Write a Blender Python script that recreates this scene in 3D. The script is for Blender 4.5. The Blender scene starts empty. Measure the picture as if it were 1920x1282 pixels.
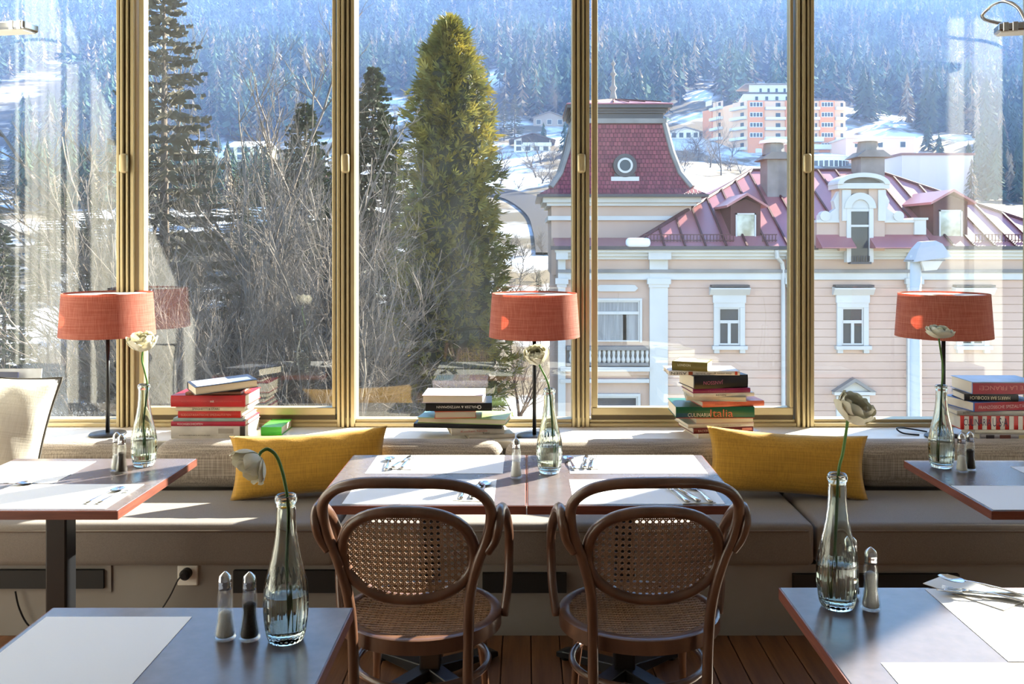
import bpy, bmesh, math, random
from mathutils import Vector, Matrix, Euler
random.seed(7)
R = math.radians
scene = bpy.context.scene
col = scene.collection
# ---------------------------------------------------------------- camera
F = 1684.0; VX, VY = 985.0, 455.0; EYE = 1.60
cam_d = bpy.data.cameras.new('camera'); cam = bpy.data.objects.new('camera', cam_d); col.objects.link(cam)
cam.location = (0, 0, EYE); cam.rotation_euler = (R(90), 0, 0)
cam_d.sensor_width = 36.0; cam_d.sensor_fit = 'HORIZONTAL'; cam_d.lens = 36.0 * F / 1920
cam_d.shift_x = -(VX - 960) / 1920; cam_d.shift_y = -(641 - VY) / 1920
cam_d.clip_start = .05; cam_d.clip_end = 5000
scene.camera = cam
def S(px, py, Y):                       # a point at depth Y whose place in the photograph is (px, py)
    return Vector(((px - VX) * Y / F, Y, EYE - (py - VY) * Y / F))
# ---------------------------------------------------------------- sky, sun, exposure
SUN = Vector((.667, .554, .50)).normalized()
world = bpy.data.worlds.new('sky'); scene.world = world; world.use_nodes = True
wn = world.node_tree.nodes; wl = world.node_tree.links; wn.clear()
sky = wn.new('ShaderNodeTexSky'); sky.sky_type = 'NISHITA'; sky.sun_disc = False
sky.sun_elevation = math.asin(SUN.z); sky.sun_rotation = math.atan2(SUN.x, SUN.y)
sky.altitude = 1000; sky.air_density = 1.0; sky.dust_density = .0; sky.ozone_density = 4.2
bg = wn.new('ShaderNodeBackground'); bg.inputs[1].default_value = .125
wo = wn.new('ShaderNodeOutputWorld'); wl.new(sky.outputs[0], bg.inputs[0]); wl.new(bg.outputs[0], wo.inputs[0])
sun_d = bpy.data.lights.new('sun', 'SUN'); sun_d.energy = 5.8; sun_d.angle = R(.55); sun_d.color = (1, .975, .945)
sun = bpy.data.objects.new('sun', sun_d); col.objects.link(sun)
sun.rotation_euler = (-SUN).to_track_quat('-Z', 'Y').to_euler(); sun.location = (30, 25, 40)
scene.view_settings.view_transform = 'Standard'; scene.view_settings.look = 'None'
scene.view_settings.gamma = 1; scene.view_settings.use_curve_mapping = False
scene.view_settings.exposure = 2.75
cy = scene.cycles
cy.use_denoising = True; cy.max_bounces = 9; cy.diffuse_bounces = 4; cy.glossy_bounces = 4
cy.transmission_bounces = 10; cy.transparent_max_bounces = 24; cy.volume_bounces = 0
cy.sample_clamp_indirect = 6.0; cy.caustics_reflective = False; cy.caustics_refractive = False
# ---------------------------------------------------------------- mesh helpers
class MB:
    def __init__(s): s.v = []; s.f = []
    def add(s, vs, fs, M=None):
        o = len(s.v)
        s.v += [tuple(M @ Vector(p)) if M else tuple(p) for p in vs]
        s.f += [tuple(i + o for i in f) for f in fs]; return s
    def box(s, x0, x1, y0, y1, z0, z1, M=None):
        return s.add([(x0,y0,z0),(x1,y0,z0),(x1,y1,z0),(x0,y1,z0),(x0,y0,z1),(x1,y0,z1),(x1,y1,z1),(x0,y1,z1)],
            [(0,3,2,1),(4,5,6,7),(0,1,5,4),(1,2,6,5),(2,3,7,6),(3,0,4,7)], M)
    def prism(s, poly, z0, z1, M=None):     # poly (x, y) swept in z
        n = len(poly)
        return s.add([(x,y,z0) for x,y in poly] + [(x,y,z1) for x,y in poly],
            [tuple(range(n-1,-1,-1)), tuple(range(n,2*n))] + [(i,(i+1)%n,(i+1)%n+n,i+n) for i in range(n)], M)
    def sweep(s, poly, y0, y1, M=None):     # poly (x, z) swept in y
        n = len(poly)
        return s.add([(x,y0,z) for x,z in poly] + [(x,y1,z) for x,z in poly],
            [tuple(range(n-1,-1,-1)), tuple(range(n,2*n))] + [(i,(i+1)%n,(i+1)%n+n,i+n) for i in range(n)], M)
    def sweepx(s, poly, x0, x1, M=None):    # poly (y, z) swept in x
        n = len(poly)
        return s.add([(x0,y,z) for y,z in poly] + [(x1,y,z) for y,z in poly],
            [tuple(range(n-1,-1,-1)), tuple(range(n,2*n))] + [(i,(i+1)%n,(i+1)%n+n,i+n) for i in range(n)], M)
    def lathe(s, prof, n=24, flute=None, M=None):
        vs = []; fs = []; rings = []
        for r, z in prof:
            if r <= 1e-6: rings.append([len(vs)]); vs.append((0,0,z)); continue
            ring = []
            for k in range(n):
                a = 2*math.pi*k/n; rr = r
                if flute and flute[0] <= z <= flute[1] and (len(flute) < 5 or len(rings) < flute[4]): rr = r + flute[3]*math.cos(flute[2]*a)
                ring.append(len(vs)); vs.append((rr*math.cos(a), rr*math.sin(a), z))
            rings.append(ring)
        for A, B in zip(rings, rings[1:]):
            if len(A) == 1 and len(B) == 1: continue
            for k in range(n):
                k2 = (k+1) % n
                if len(A) == 1: fs.append((A[0], B[k2], B[k]))
                elif len(B) == 1: fs.append((A[k], A[k2], B[0]))
                else: fs.append((A[k], A[k2], B[k2], B[k]))
        return s.add(vs, fs, M)
    def tube(s, pts, r, n=8, closed=False, M=None, flat=1.0, up=None):
        P = [Vector(p) for p in pts]; m = len(P); rs = r if isinstance(r, (list, tuple)) else [r]*m
        vs = []; fs = []; nrm = None
        for i in range(m):
            if closed: t = P[(i+1)%m] - P[i-1]
            else: t = P[min(i+1,m-1)] - P[max(i-1,0)]
            if t.length < 1e-9: t = Vector((0,0,1))
            t.normalize()
            if up is not None: nrm = Vector(up) - t*t.dot(Vector(up))
            elif nrm is None:
                a = Vector((0,0,1)) if abs(t.z) < .9 else Vector((1,0,0)); nrm = a - t*t.dot(a)
            else: nrm = nrm - t*t.dot(nrm)
            if nrm.length < 1e-6: nrm = t.orthogonal()
            nrm.normalize(); b = t.cross(nrm)
            for k in range(n):
                a = 2*math.pi*(k+.5)/n
                vs.append(P[i] + nrm*(math.cos(a)*rs[i]*flat) + b*(math.sin(a)*rs[i]))
        for i in range(m if closed else m-1):
            j = (i+1) % m
            for k in range(n):
                k2 = (k+1) % n; fs.append((i*n+k, i*n+k2, j*n+k2, j*n+k))
        if not closed: fs += [tuple(range(n-1,-1,-1)), tuple((m-1)*n+k for k in range(n))]
        return s.add(vs, fs, M)
    def mesh(s, name, recalc=True, bevel=None):
        me = bpy.data.meshes.new(name); me.from_pydata(s.v, [], s.f); 
        if recalc or bevel:
            bm = bmesh.new(); bm.from_mesh(me)
            if recalc: bmesh.ops.recalc_face_normals(bm, faces=bm.faces[:])
            if bevel:
                bmesh.ops.bevel(bm, geom=bm.edges[:], offset=bevel[0], segments=bevel[1], profile=.5, affect='EDGES', clamp_overlap=True)
            bm.to_mesh(me); bm.free()
        me.update(); return me
    def build(s, name, mat, parent=None, smooth=False, bevel=None, recalc=True, loc=None, rot=None):
        me = s.mesh(name, recalc, bevel)
        return put(name, me, mat, parent, smooth, loc, rot)
def put(name, me, mat, parent=None, smooth=False, loc=None, rot=None):
    if mat is not None and not me.materials: me.materials.append(mat)
    if smooth: me.polygons.foreach_set('use_smooth', [True]*len(me.polygons)); me.update()
    o = bpy.data.objects.new(name, me); col.objects.link(o)
    if parent: o.parent = parent
    if loc: o.location = loc
    if rot: o.rotation_euler = rot
    return o
def tag(o, label=None, cat=None, group=None, kind=None):
    if label: o['label'] = label
    if cat: o['category'] = cat
    if group: o['group'] = group
    if kind: o['kind'] = kind
    return o
def thing(name, label, cat, loc=(0,0,0), rz=0, group=None):
    o = bpy.data.objects.new(name, None); col.objects.link(o); o.empty_display_size = .05
    o.location = loc; o.rotation_euler = (0,0,rz); return tag(o, label, cat, group)
def struct(o): o['kind'] = 'structure'; return o
def copy_tree(o, parent=None):
    c = o.copy(); col.objects.link(c); c.parent = parent
    for ch in [x for x in col.objects if x.parent == o]: copy_tree(ch, c)
    return c
def auto_smooth(o, deg=40):
    me = o.data; me.polygons.foreach_set('use_smooth', [True]*len(me.polygons))
    bm = bmesh.new(); bm.from_mesh(me)
    for e in bm.edges:
        if len(e.link_faces) == 2 and e.calc_face_angle(0) > R(deg): e.smooth = False
    bm.to_mesh(me); bm.free(); return o
def smoothpath(pts, k=6, closed=False):     # Catmull-Rom
    P = [Vector(p) for p in pts]; n = len(P); out = []
    for i in range(n if closed else n-1):
        if closed: a,b,c,d = P[i-1],P[i],P[(i+1)%n],P[(i+2)%n]
        else: a,b,c,d = P[max(i-1,0)],P[i],P[i+1],P[min(i+2,n-1)]
        for j in range(k):
            t = j/k
            out.append(.5*((2*b)+(c-a)*t+(2*a-5*b+4*c-d)*t*t+(3*b-a-3*c+d)*t**3))
    if not closed: out.append(P[-1])
    return out
# ---------------------------------------------------------------- materials
def lin(c):
    if isinstance(c, str):
        c = [int(c[i:i+2],16)/255 for i in (0,2,4)]
        c = [x/12.92 if x <= .04045 else ((x+.055)/1.055)**2.4 for x in c]
    return (c[0], c[1], c[2], 1)
MATS = {}
def pm(name, c, rough=.6, metal=0, c2=None, ns=8, nf=.5, stretch=None, bump=0, bs=40, spec=.5, transl=0, coat=0, sheen=0, bstretch=None, detail=4):
    if name in MATS: return MATS[name]
    m = bpy.data.materials.new(name); m.use_nodes = True; nt = m.node_tree; N = nt.nodes; L = nt.links
    b = N['Principled BSDF']; b.inputs['Roughness'].default_value = rough; b.inputs['Metallic'].default_value = metal
    b.inputs['Specular IOR Level'].default_value = spec
    if coat: b.inputs['Coat Weight'].default_value = coat; b.inputs['Coat Roughness'].default_value = .15
    if sheen: b.inputs['Sheen Weight'].default_value = sheen
    b.inputs['Base Color'].default_value = lin(c)
    tc = N.new('ShaderNodeTexCoord'); colout = None
    def coords(st):
        if not st: return tc.outputs['Object']
        mp = N.new('ShaderNodeMapping'); mp.inputs['Scale'].default_value = st; L.new(tc.outputs['Object'], mp.inputs[0]); return mp.outputs[0]
    if c2 is not None:
        nz = N.new('ShaderNodeTexNoise'); nz.inputs['Scale'].default_value = ns; nz.inputs['Detail'].default_value = detail
        L.new(coords(stretch), nz.inputs['Vector'])
        rp = N.new('ShaderNodeValToRGB'); rp.color_ramp.elements[0].position = nf-.18; rp.color_ramp.elements[1].position = nf+.18
        rp.color_ramp.elements[0].color = lin(c); rp.color_ramp.elements[1].color = lin(c2)
        L.new(nz.outputs[0], rp.inputs[0]); colout = rp.outputs[0]; L.new(colout, b.inputs['Base Color'])
    if bump:
        bz = N.new('ShaderNodeTexNoise'); bz.inputs['Scale'].default_value = bs; bz.inputs['Detail'].default_value = 3
        L.new(coords(bstretch or stretch), bz.inputs['Vector'])
        bp = N.new('ShaderNodeBump'); bp.inputs['Strength'].default_value = bump; bp.inputs['Distance'].default_value = .01
        L.new(bz.outputs[0], bp.inputs['Height']); L.new(bp.outputs[0], b.inputs['Normal'])
    if transl:
        t = N.new('ShaderNodeBsdfTranslucent'); t.inputs[0].default_value = lin(c)
        if colout: L.new(colout, t.inputs[0])
        mx = N.new('ShaderNodeMixShader'); mx.inputs[0].default_value = transl
        L.new(b.outputs[0], mx.inputs[1]); L.new(t.outputs[0], mx.inputs[2]); L.new(mx.outputs[0], N['Material Output'].inputs[0])
    MATS[name] = m; return m
def weave(name, c, c2, scale=900, rough=.9, transl=0, bump=.4, zdir='Z', sheen=.2):
    # cloth: two crossed thread waves
    m = bpy.data.materials.new(name); m.use_nodes = True; nt = m.node_tree; N = nt.nodes; L = nt.links
    b = N['Principled BSDF']; b.inputs['Roughness'].default_value = rough; b.inputs['Sheen Weight'].default_value = sheen
    b.inputs['Specular IOR Level'].default_value = .2
    tc = N.new('ShaderNodeTexCoord')
    outs = []
    for st in ((6, 6, 260), (260, 260, 6)):
        mp = N.new('ShaderNodeMapping'); mp.inputs['Scale'].default_value = tuple(x*scale/900 for x in st); L.new(tc.outputs['Object'], mp.inputs[0])
        nz = N.new('ShaderNodeTexNoise'); nz.inputs['Scale'].default_value = 1; nz.inputs['Detail'].default_value = 2; L.new(mp.outputs[0], nz.inputs['Vector']); outs.append(nz.outputs[0])
    ad = N.new('ShaderNodeMath'); ad.operation = 'ADD'; L.new(outs[0], ad.inputs[0]); L.new(outs[1], ad.inputs[1])
    rp = N.new('ShaderNodeMapRange'); rp.inputs[1].default_value = .75; rp.inputs[2].default_value = 1.25; L.new(ad.outputs[0], rp.inputs[0])
    mx = N.new('ShaderNodeMix'); mx.data_type = 'RGBA'; mx.inputs[6].default_value = lin(c); mx.inputs[7].default_value = lin(c2)
    L.new(rp.outputs[0], mx.inputs[0]); L.new(mx.outputs[2], b.inputs['Base Color'])
    bp = N.new('ShaderNodeBump'); bp.inputs['Strength'].default_value = bump; bp.inputs['Distance'].default_value = .002
    L.new(ad.outputs[0], bp.inputs['Height']); L.new(bp.outputs[0], b.inputs['Normal'])
    if transl:
        t = N.new('ShaderNodeBsdfTranslucent'); L.new(mx.outputs[2], t.inputs[0])
        ms = N.new('ShaderNodeMixShader'); ms.inputs[0].default_value = transl
        L.new(b.outputs[0], ms.inputs[1]); L.new(t.outputs[0], ms.inputs[2]); L.new(ms.outputs[0], N['Material Output'].inputs[0])
    MATS[name] = m; return m
def window_glass(name, dust=.03, tint=(.97,.985,.98)):
    m = bpy.data.materials.new(name); m.use_nodes = True; nt = m.node_tree; N = nt.nodes; L = nt.links; N.remove(N['Principled BSDF'])
    tr = N.new('ShaderNodeBsdfTransparent'); tr.inputs[0].default_value = (*tint, 1)
    gl = N.new('ShaderNodeBsdfGlossy'); gl.inputs['Roughness'].default_value = 0; gl.inputs[0].default_value = (1,1,1,1)
    fr = N.new('ShaderNodeFresnel'); ge = N.new('ShaderNodeNewGeometry'); io = N.new('ShaderNodeMapRange')
    io.inputs[3].default_value = 1.52; io.inputs[4].default_value = 1/1.52     # the thin pane does not bend light, so both faces use the outer angle
    L.new(ge.outputs['Backfacing'], io.inputs[0]); L.new(io.outputs[0], fr.inputs[0])
    mx = N.new('ShaderNodeMixShader'); L.new(fr.outputs[0], mx.inputs[0]); L.new(tr.outputs[0], mx.inputs[1]); L.new(gl.outputs[0], mx.inputs[2])
    out = mx
    if dust:
        du = N.new('ShaderNodeBsdfTranslucent'); du.inputs[0].default_value = (.85,.87,.9,1)
        tc = N.new('ShaderNodeTexCoord'); mp = N.new('ShaderNodeMapping'); mp.inputs['Scale'].default_value = (2.5,1,.8); mp.inputs['Rotation'].default_value = (0,.5,0)
        nz = N.new('ShaderNodeTexNoise'); nz.inputs['Scale'].default_value = 1.6; nz.inputs['Detail'].default_value = 5
        L.new(tc.outputs['Object'], mp.inputs[0]); L.new(mp.outputs[0], nz.inputs['Vector'])
        mr = N.new('ShaderNodeMapRange'); mr.inputs[1].default_value = .35; mr.inputs[2].default_value = .75; mr.inputs[3].default_value = dust*.35; mr.inputs[4].default_value = dust*1.8
        L.new(nz.outputs[0], mr.inputs[0])
        m2 = N.new('ShaderNodeMixShader'); L.new(mr.outputs[0], m2.inputs[0]); L.new(mx.outputs[0], m2.inputs[1]); L.new(du.outputs[0], m2.inputs[2]); out = m2
    L.new(out.outputs[0], N['Material Output'].inputs[0]); MATS[name] = m; return m
def vessel_glass(name, c=(.93,.97,.94), ior=1.45, thin=.35):
    m = bpy.data.materials.new(name); m.use_nodes = True; nt = m.node_tree; N = nt.nodes; L = nt.links
    b = N['Principled BSDF']; b.inputs['Base Color'].default_value = (*c, 1); b.inputs['Roughness'].default_value = .0
    b.inputs['Transmission Weight'].default_value = 1; b.inputs['Specular IOR Level'].default_value = .5; b.inputs['IOR'].default_value = ior
    if thin:                                   # part of the light goes straight through, as through a thin wall
        t = N.new('ShaderNodeBsdfTransparent'); t.inputs[0].default_value = (*c, 1); mx = N.new('ShaderNodeMixShader'); mx.inputs[0].default_value = thin
        L.new(b.outputs[0], mx.inputs[1]); L.new(t.outputs[0], mx.inputs[2]); L.new(mx.outputs[0], N['Material Output'].inputs[0])
    MATS[name] = m; return m
white_paint = pm('white_paint', 'e9e5dc', .5)
wall_paint = pm('wall_paint', 'e4e3e0', .8, c2='dad9d6', ns=2, bump=.05, bs=60)
ceil_paint = pm('ceiling_paint', 'eeeae2', .9)
brass = pm('brass_anodised', 'b3a27c', .36, .45)
brass_dark = pm('brass_groove', '54462e', .5, .3)
sill_paint = pm('sill_paint', 'efe9dc', .35, c2='e4dccb', ns=4)
plank_m = pm('floor_plank', '7e5638', .45, c2='634028', ns=3, stretch=(9,.7,9), bump=.15, bs=12)
gap_m = pm('floor_gap', '1e130c', .9)
table_m = pm('table_laminate', (.112,.092,.094), .27, c2=(.132,.108,.108), ns=30, spec=.6)
edge_m = pm('table_edge', '74402f', .5, c2='603025', ns=4, stretch=(2,2,30))
black_metal = pm('black_metal', '15161a', .4, .3)
paper_m = pm('placemat_paper', (.80,.79,.78), .75)
napkin_m = pm('napkin_paper', (.74,.72,.68), .9)
steel = pm('cutlery_steel', 'c8c8c8', .18, 1)
chrome = pm('chrome', 'b8b8ba', .12, 1)
wood_ch = pm('bentwood', '634636', .32, c2='4c3226', ns=6, stretch=(3,3,.8), coat=.25)
cane_m = pm('cane', '96765a', .5, c2='7c6048', ns=40)
seat_fab = pm('seat_fabric', '7b736c', .7, c2='6f6760', ns=300, bump=.12, bs=500, spec=.35, sheen=.2)
seat_pipe = pm('seat_piping', '6b6057', .8)
bolster_fab = weave('bolster_linen', 'a89d91', '756b62', 800, bump=.6)
mustard = weave('mustard_linen', 'c4963a', 'a98032', 800)
cream_fab = weave('cream_cotton', 'd8d2c6', 'c9c2b4', 900, bump=.2)
dark_pipe = pm('dark_piping', '4a4640', .8)
base_m = pm('bench_base_paint', '8d8781', .7, c2='827c76', ns=3)
vent_m = pm('vent_dark', '0b0c10', .6)
shade_m = weave('shade_linen', 'd08f7d', 'b96d5c', 900, transl=.55, bump=.3)
shade_in = pm('shade_diffuser', 'f2ece2', .8, transl=.35)
glass_win = window_glass('window_glass', .004)
glass_v = vessel_glass('vase_glass', (.90,.968,.925), thin=.0)
glass_s = vessel_glass('shaker_glass', (.98,.99,.985), thin=.82)
water_m = vessel_glass('water', (.93,.98,.97), 1.33, thin=0)
salt_m = pm('salt', 'f0efec', .9, bump=.3, bs=600); pepper_m = pm('pepper', '2a2320', .9, c2='4a4038', ns=500)
petal_m = pm('petal', 'f4efe0', .6, c2='eae6cc', ns=18, transl=.35); stem_m = pm('flower_stem', '5f8a3a', .5, c2='3f6a2a', ns=12, transl=.1)
sepal_m = pm('sepal', '4a7030', .6)
# ================================================================ the room
WY = 4.65                                    # window plane
XL, XR, YB, ZC = -3.3, 6.2, -3.4, 5.0
fl = struct(MB().box(XL-.2, XR+.2, YB-.2, 4.62, -.12, -.022).build('floor', gap_m))
pk = MB().box(-.0555, .0555, YB, 4.3, -.022, 0).mesh('plank', bevel=(.003,1))
x = XL + .06; i = 0
while x < XR:
    put('plank', pk, plank_m, fl, loc=(x, 0, -.001*(i % 3 == 1))); x += .1145; i += 1
struct(MB().box(XL-.2, XR+.2, YB-.2, WY+.1, ZC, ZC+.12).build('ceiling', ceil_paint))
struct(MB().box(XL-.2, XL, YB-.2, WY+.12, -.022, ZC).build('wall_left', wall_paint))
struct(MB().box(XR, XR+.2, YB-.2, WY+.12, -.022, ZC).build('wall_right', wall_paint))
struct(MB().box(XL, XR, YB-.2, YB, -.022, ZC).build('wall_back', wall_paint))
w = struct(MB().box(XL, XR, WY-.05, WY+.16, -.5, .652).box(XL, XR, WY-.05, WY+.12, 4.8, ZC).build('wall_window', wall_paint))
# window sill, bench-high
struct(MB().box(XL, XR, 4.285, WY+.05, .615, .655).build('trim_1', sill_paint, bevel=(.006,2)))
# pilaster and curtains behind the camera's field, seen mirrored in the side panes
pc = struct(MB().box(2.90, 3.10, 2.72, 2.98, -.02, ZC).box(3.10,3.17,2.72,2.90,-.02,ZC).box(3.17, 3.37, 2.72, 2.98, -.02, ZC).build('wall_pillar', white_paint))
def curtain(y0, y1, label):
    pts = []; n = 26
    for k in range(n+1):
        t = k/n; pts.append((XL+.07+.006*math.sin(t*math.pi*7), y0+(y1-y0)*t))
    back = [(x+.006, y) for x, y in reversed(pts)]
    o = MB().prism(pts+back, .05, 4.7).build('curtain', pm('curtain_cloth','ece8df',.9,transl=.15), smooth=False)
    tag(o, label, 'curtain')
curtain(3.15, 3.53, 'narrow white curtain hanging on side wall nearest the windows')
curtain(2.33, 3.00, 'wide white curtain hanging on side wall further from the windows')
# ---------------- windows
MULL = [-3.2, -2.05, -.92, .285, 1.437, 2.66, 3.78, 4.9, 6.05]
ZT = 4.8
def mullion(x, n, handle):
    root = struct(MB().box(x-.045, x+.045, WY-.03, WY+.07, .655, ZT).build('trim_%d' % n, brass))
    for dx, wd, pr in ((-.037,.016,.022), (-.013,.014,.034), (.011,.012,.026), (.034,.02,.018)):
        MB().box(x+dx-wd/2, x+dx+wd/2, WY-.03-pr, WY-.028, .655, ZT).build('rib', brass, root, bevel=(.003,2))
    for dx in (-.024, -.001, .02):
        MB().box(x+dx-.002, x+dx+.002, WY-.034, WY-.029, .70, ZT).build('groove', brass_dark, root)
    if handle:
        h = MB().box(x-.02, x+.022, WY-.085, WY-.05, 1.955, 2.055).build('window_handle', brass, root, bevel=(.014,3), smooth=True)
        MB().tube([(x+.001,WY-.082,2.005),(x+.001,WY-.045,2.005)], .012, 10).build('handle_pin', brass_dark, h)
for k, x in enumerate(MULL): mullion(x, k+2, 1 <= k <= 4)
for k in range(len(MULL)-1):
    a, b = MULL[k]+.045, MULL[k+1]-.045
    root = struct(MB().box(a, b, WY-.02, WY+.06, .655, .69).build('window_%d' % (k+1), brass, bevel=(.003,1)))
    MB().box(a, b, WY-.045, WY-.018, .655, .675).build('bottom_rail', brass, root, bevel=(.004,2))
    MB().box(a, b, WY-.03, WY+.06, ZT-.04, ZT).build('top_rail', brass, root)
    if k in (1, 3, 5):                                     # casements: an inner sash stands proud
        sash = MB().box(a+.012, b-.012, WY-.028, WY+.03, .712, .752).build('sash_rail', brass, root, bevel=(.004,2))
        MB().box(a+.012, b-.012, WY-.02, WY+.03, .69, .712).build('sash_gap', brass_dark, root)
        MB().box(a+.014, a+.042, WY-.028, WY+.03, .752, ZT-.05).build('sash_stile', brass, root, bevel=(.004,2))
        MB().box(b-.030, b-.012, WY-.028, WY+.03, .752, ZT-.05).build('sash_stile', brass, root, bevel=(.004,2))
        g = MB().box(a+.03, b-.02, WY+.000, WY+.005, .74, ZT-.045)
    else: g = MB().box(a-.005, b+.005, WY+.010, WY+.015, .685, ZT-.035)
    g.build('pane', glass_win, root)
for k in (1, 3):
    b = MULL[k+1]-.045
# ---------------- bench: base, vents, seat cushions, bolsters
bb = struct(MB().box(XL, XR, 3.66, 4.28, 0, .29).box(XL, XR, 4.286, 4.30, .29, .615).build('wall_bench_base', base_m))
for k, (p0, p1, q0, q1) in enumerate(((-40,198,1066,1100), (440,640,1067,1108), (905,1062,1072,1108), (1485,1795,1074,1101))):
    a = S(p0, q1, 3.66); b = S(p1, q0, 3.66)
    v = MB().box(a.x, b.x, 3.64, 3.665, a.z, b.z).build('vent_slot', vent_m, bb)
MB().box(S(198,0,3.66).x, S(210,0,3.66).x, 3.652, 3.662, .18, .288).build('panel_strip', base_m, bb)
def cushion(x0, x1, label):
    t = thing('bench_seat_cushion', label, 'cushion', ((x0+x1)/2, 3.88, .29), group='seat cushions along the window bench')
    w = (x1-x0)/2 - .003
    MB().box(-w, w, -.265, .25, .003, .178).build('cushion_body', seat_fab, t, smooth=True, bevel=(.028,4))
    for z in (.150,):
        y = -.262; p = [(-w+.012,y,z),(w-.012,y,z)]
        MB().tube([(-w+.012,.2,z+.012),(-w+.012,-.24,z+.010),(-w+.03,y-.003,z),(0,y-.003,z-.002),(w-.03,y-.003,z),(w-.012,-.24,z+.01),(w-.012,.2,z+.012)], .0045, 8).build('piping', seat_pipe, t, smooth=True)
cushion(-3.27, -.765, 'brown-grey bench seat cushion under the mustard pillow beside the stooping flower')
cushion(-.760, 1.170, 'brown-grey bench seat cushion behind the paired central tables')
cushion(1.175, 3.10, 'brown-grey bench seat cushion behind the vase with the cupped white flower')
def bolster(x0, x1, label):
    t = MB().box(-(x1-x0)/2+.003, (x1-x0)/2-.003, -.09, .09, 0, .212)
    o = t.build('backrest_bolster', bolster_fab, smooth=True, bevel=(.07,5), loc=((x0+x1)/2, 4.19, .469))
    tag(o, label, 'cushion', 'linen bolsters along the window bench')
bolster(-3.28, -1.72, 'grey linen bolster behind the cream pillow')
bolster(-1.717, -.10, 'grey linen bolster below the stack of mostly red books')
bolster(-.097, 1.52, 'grey linen bolster below the stack topped by an olive book')
bolster(1.523, 3.12, 'grey linen bolster below the stack with the striped red and white book')
def pillow(name, W, H, T, mat, label, loc, rot, n=26, pinch=.10, seed=1, pipe=None):
    rnd = random.Random(seed); ph = [rnd.uniform(0,6) for _ in range(6)]
    vs = []; fs = []; side = []
    for sgn in (1, -1):
        base = len(vs)
        for j in range(n+1):
            for i in range(n+1):
                u = -1+2*i/n; v = -1+2*j/n
                e = max(0,(1-abs(u)**2.6))*max(0,(1-abs(v)**2.6)); th = T/2*e**.55
                x = W/2*u*(1-pinch*(1-v*v)*.8); z = H/2*v*(1-pinch*(1-u*u)*1.1)
                th *= 1+.06*math.sin(5*u+ph[0])*math.sin(4*v+ph[1]); 
                wr = .006*math.sin(13*u+7*v+ph[2])*max(abs(u),abs(v))**3*e**.3
                vs.append((x, sgn*-th+wr, z))
        for j in range(n):
            for i in range(n):
                q = [base+j*(n+1)+i, base+j*(n+1)+i+1, base+(j+1)*(n+1)+i+1, base+(j+1)*(n+1)+i]
                fs.append(tuple(q) if sgn == 1 else tuple(reversed(q)))
    t = thing(name, label, 'pillow', loc); t.rotation_euler = rot
    b = MB().add(vs, fs); me = b.mesh('pillow_cover', recalc=False)
    bm = bmesh.new(); bm.from_mesh(me); bmesh.ops.remove_doubles(bm, verts=bm.verts[:], dist=.0004); bmesh.ops.recalc_face_normals(bm, faces=bm.faces[:]); bm.to_mesh(me); bm.free()
    put('pillow_cover', me, mat, t, smooth=True)
    if pipe:
        pts = []
        for a in range(4):
            for k in range(n):
                s = -1+2*k/n; u, v = [(s,-1),(1,s),(-s,1),(-1,-s)][a]
                pts.append((W/2*u*(1-pinch*(1-v*v)*.8), 0, H/2*v*(1-pinch*(1-u*u)*1.1)))
        MB().tube(pts, .005, 6, closed=True).build('piping', pipe, t, smooth=True)
    return t
pillow('throw_pillow', .70, .285, .14, mustard, 'mustard linen throw pillow behind the stooping white flower', (-.962, 4.0, .618), (R(-12),R(-3),R(4)), seed=3)
pillow('throw_pillow', .715, .285, .14, mustard, 'mustard linen throw pillow below the stack topped by an olive book', (1.165, 4.0, .618), (R(-12),R(3),R(-3)), seed=8)
pillow('throw_pillow', .56, .56, .20, cream_fab, 'large cream pillow with dark piping behind the far table at the edge of frame', (-2.36, 3.88, .77), (R(-14),R(8),R(10)), seed=5, pipe=dark_pipe)
# ---------------- socket, cable
so = thing('wall_socket', 'white wall socket with black plug below the bench seat', 'socket', S(352,1078,3.655))
MB().box(-.041,.041,-.006,.01,-.041,.041).build('faceplate', white_paint, so, bevel=(.004,2))
MB().lathe([(0,0),(.022,0),(.022,.03),(.012,.045),(0,.045)], 16, M=Matrix.Rotation(R(90),4,'X')@Matrix.Translation((0,0.012,.004))).build('plug', black_metal, so)
MB().tube(smoothpath([(-.003,-.045,.01),(-.02,-.05,.0),(-.06,-.04,-.075),(-.12,-.03,-.16),(-.2,-.03,-.232)],5), .0035, 6).build('power_cable', black_metal, so)
p0 = S(30,1085,3.64)
tag(MB().tube(smoothpath([(p0.x,3.635,.19),(p0.x+.02,3.63,.12),(p0.x+.06,3.63,.05),(p0.x+.16,3.6,.006)],5), .0035, 6).build('cable', black_metal), 'thin black cable hanging from the dark vent by the table post', 'cable')
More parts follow.
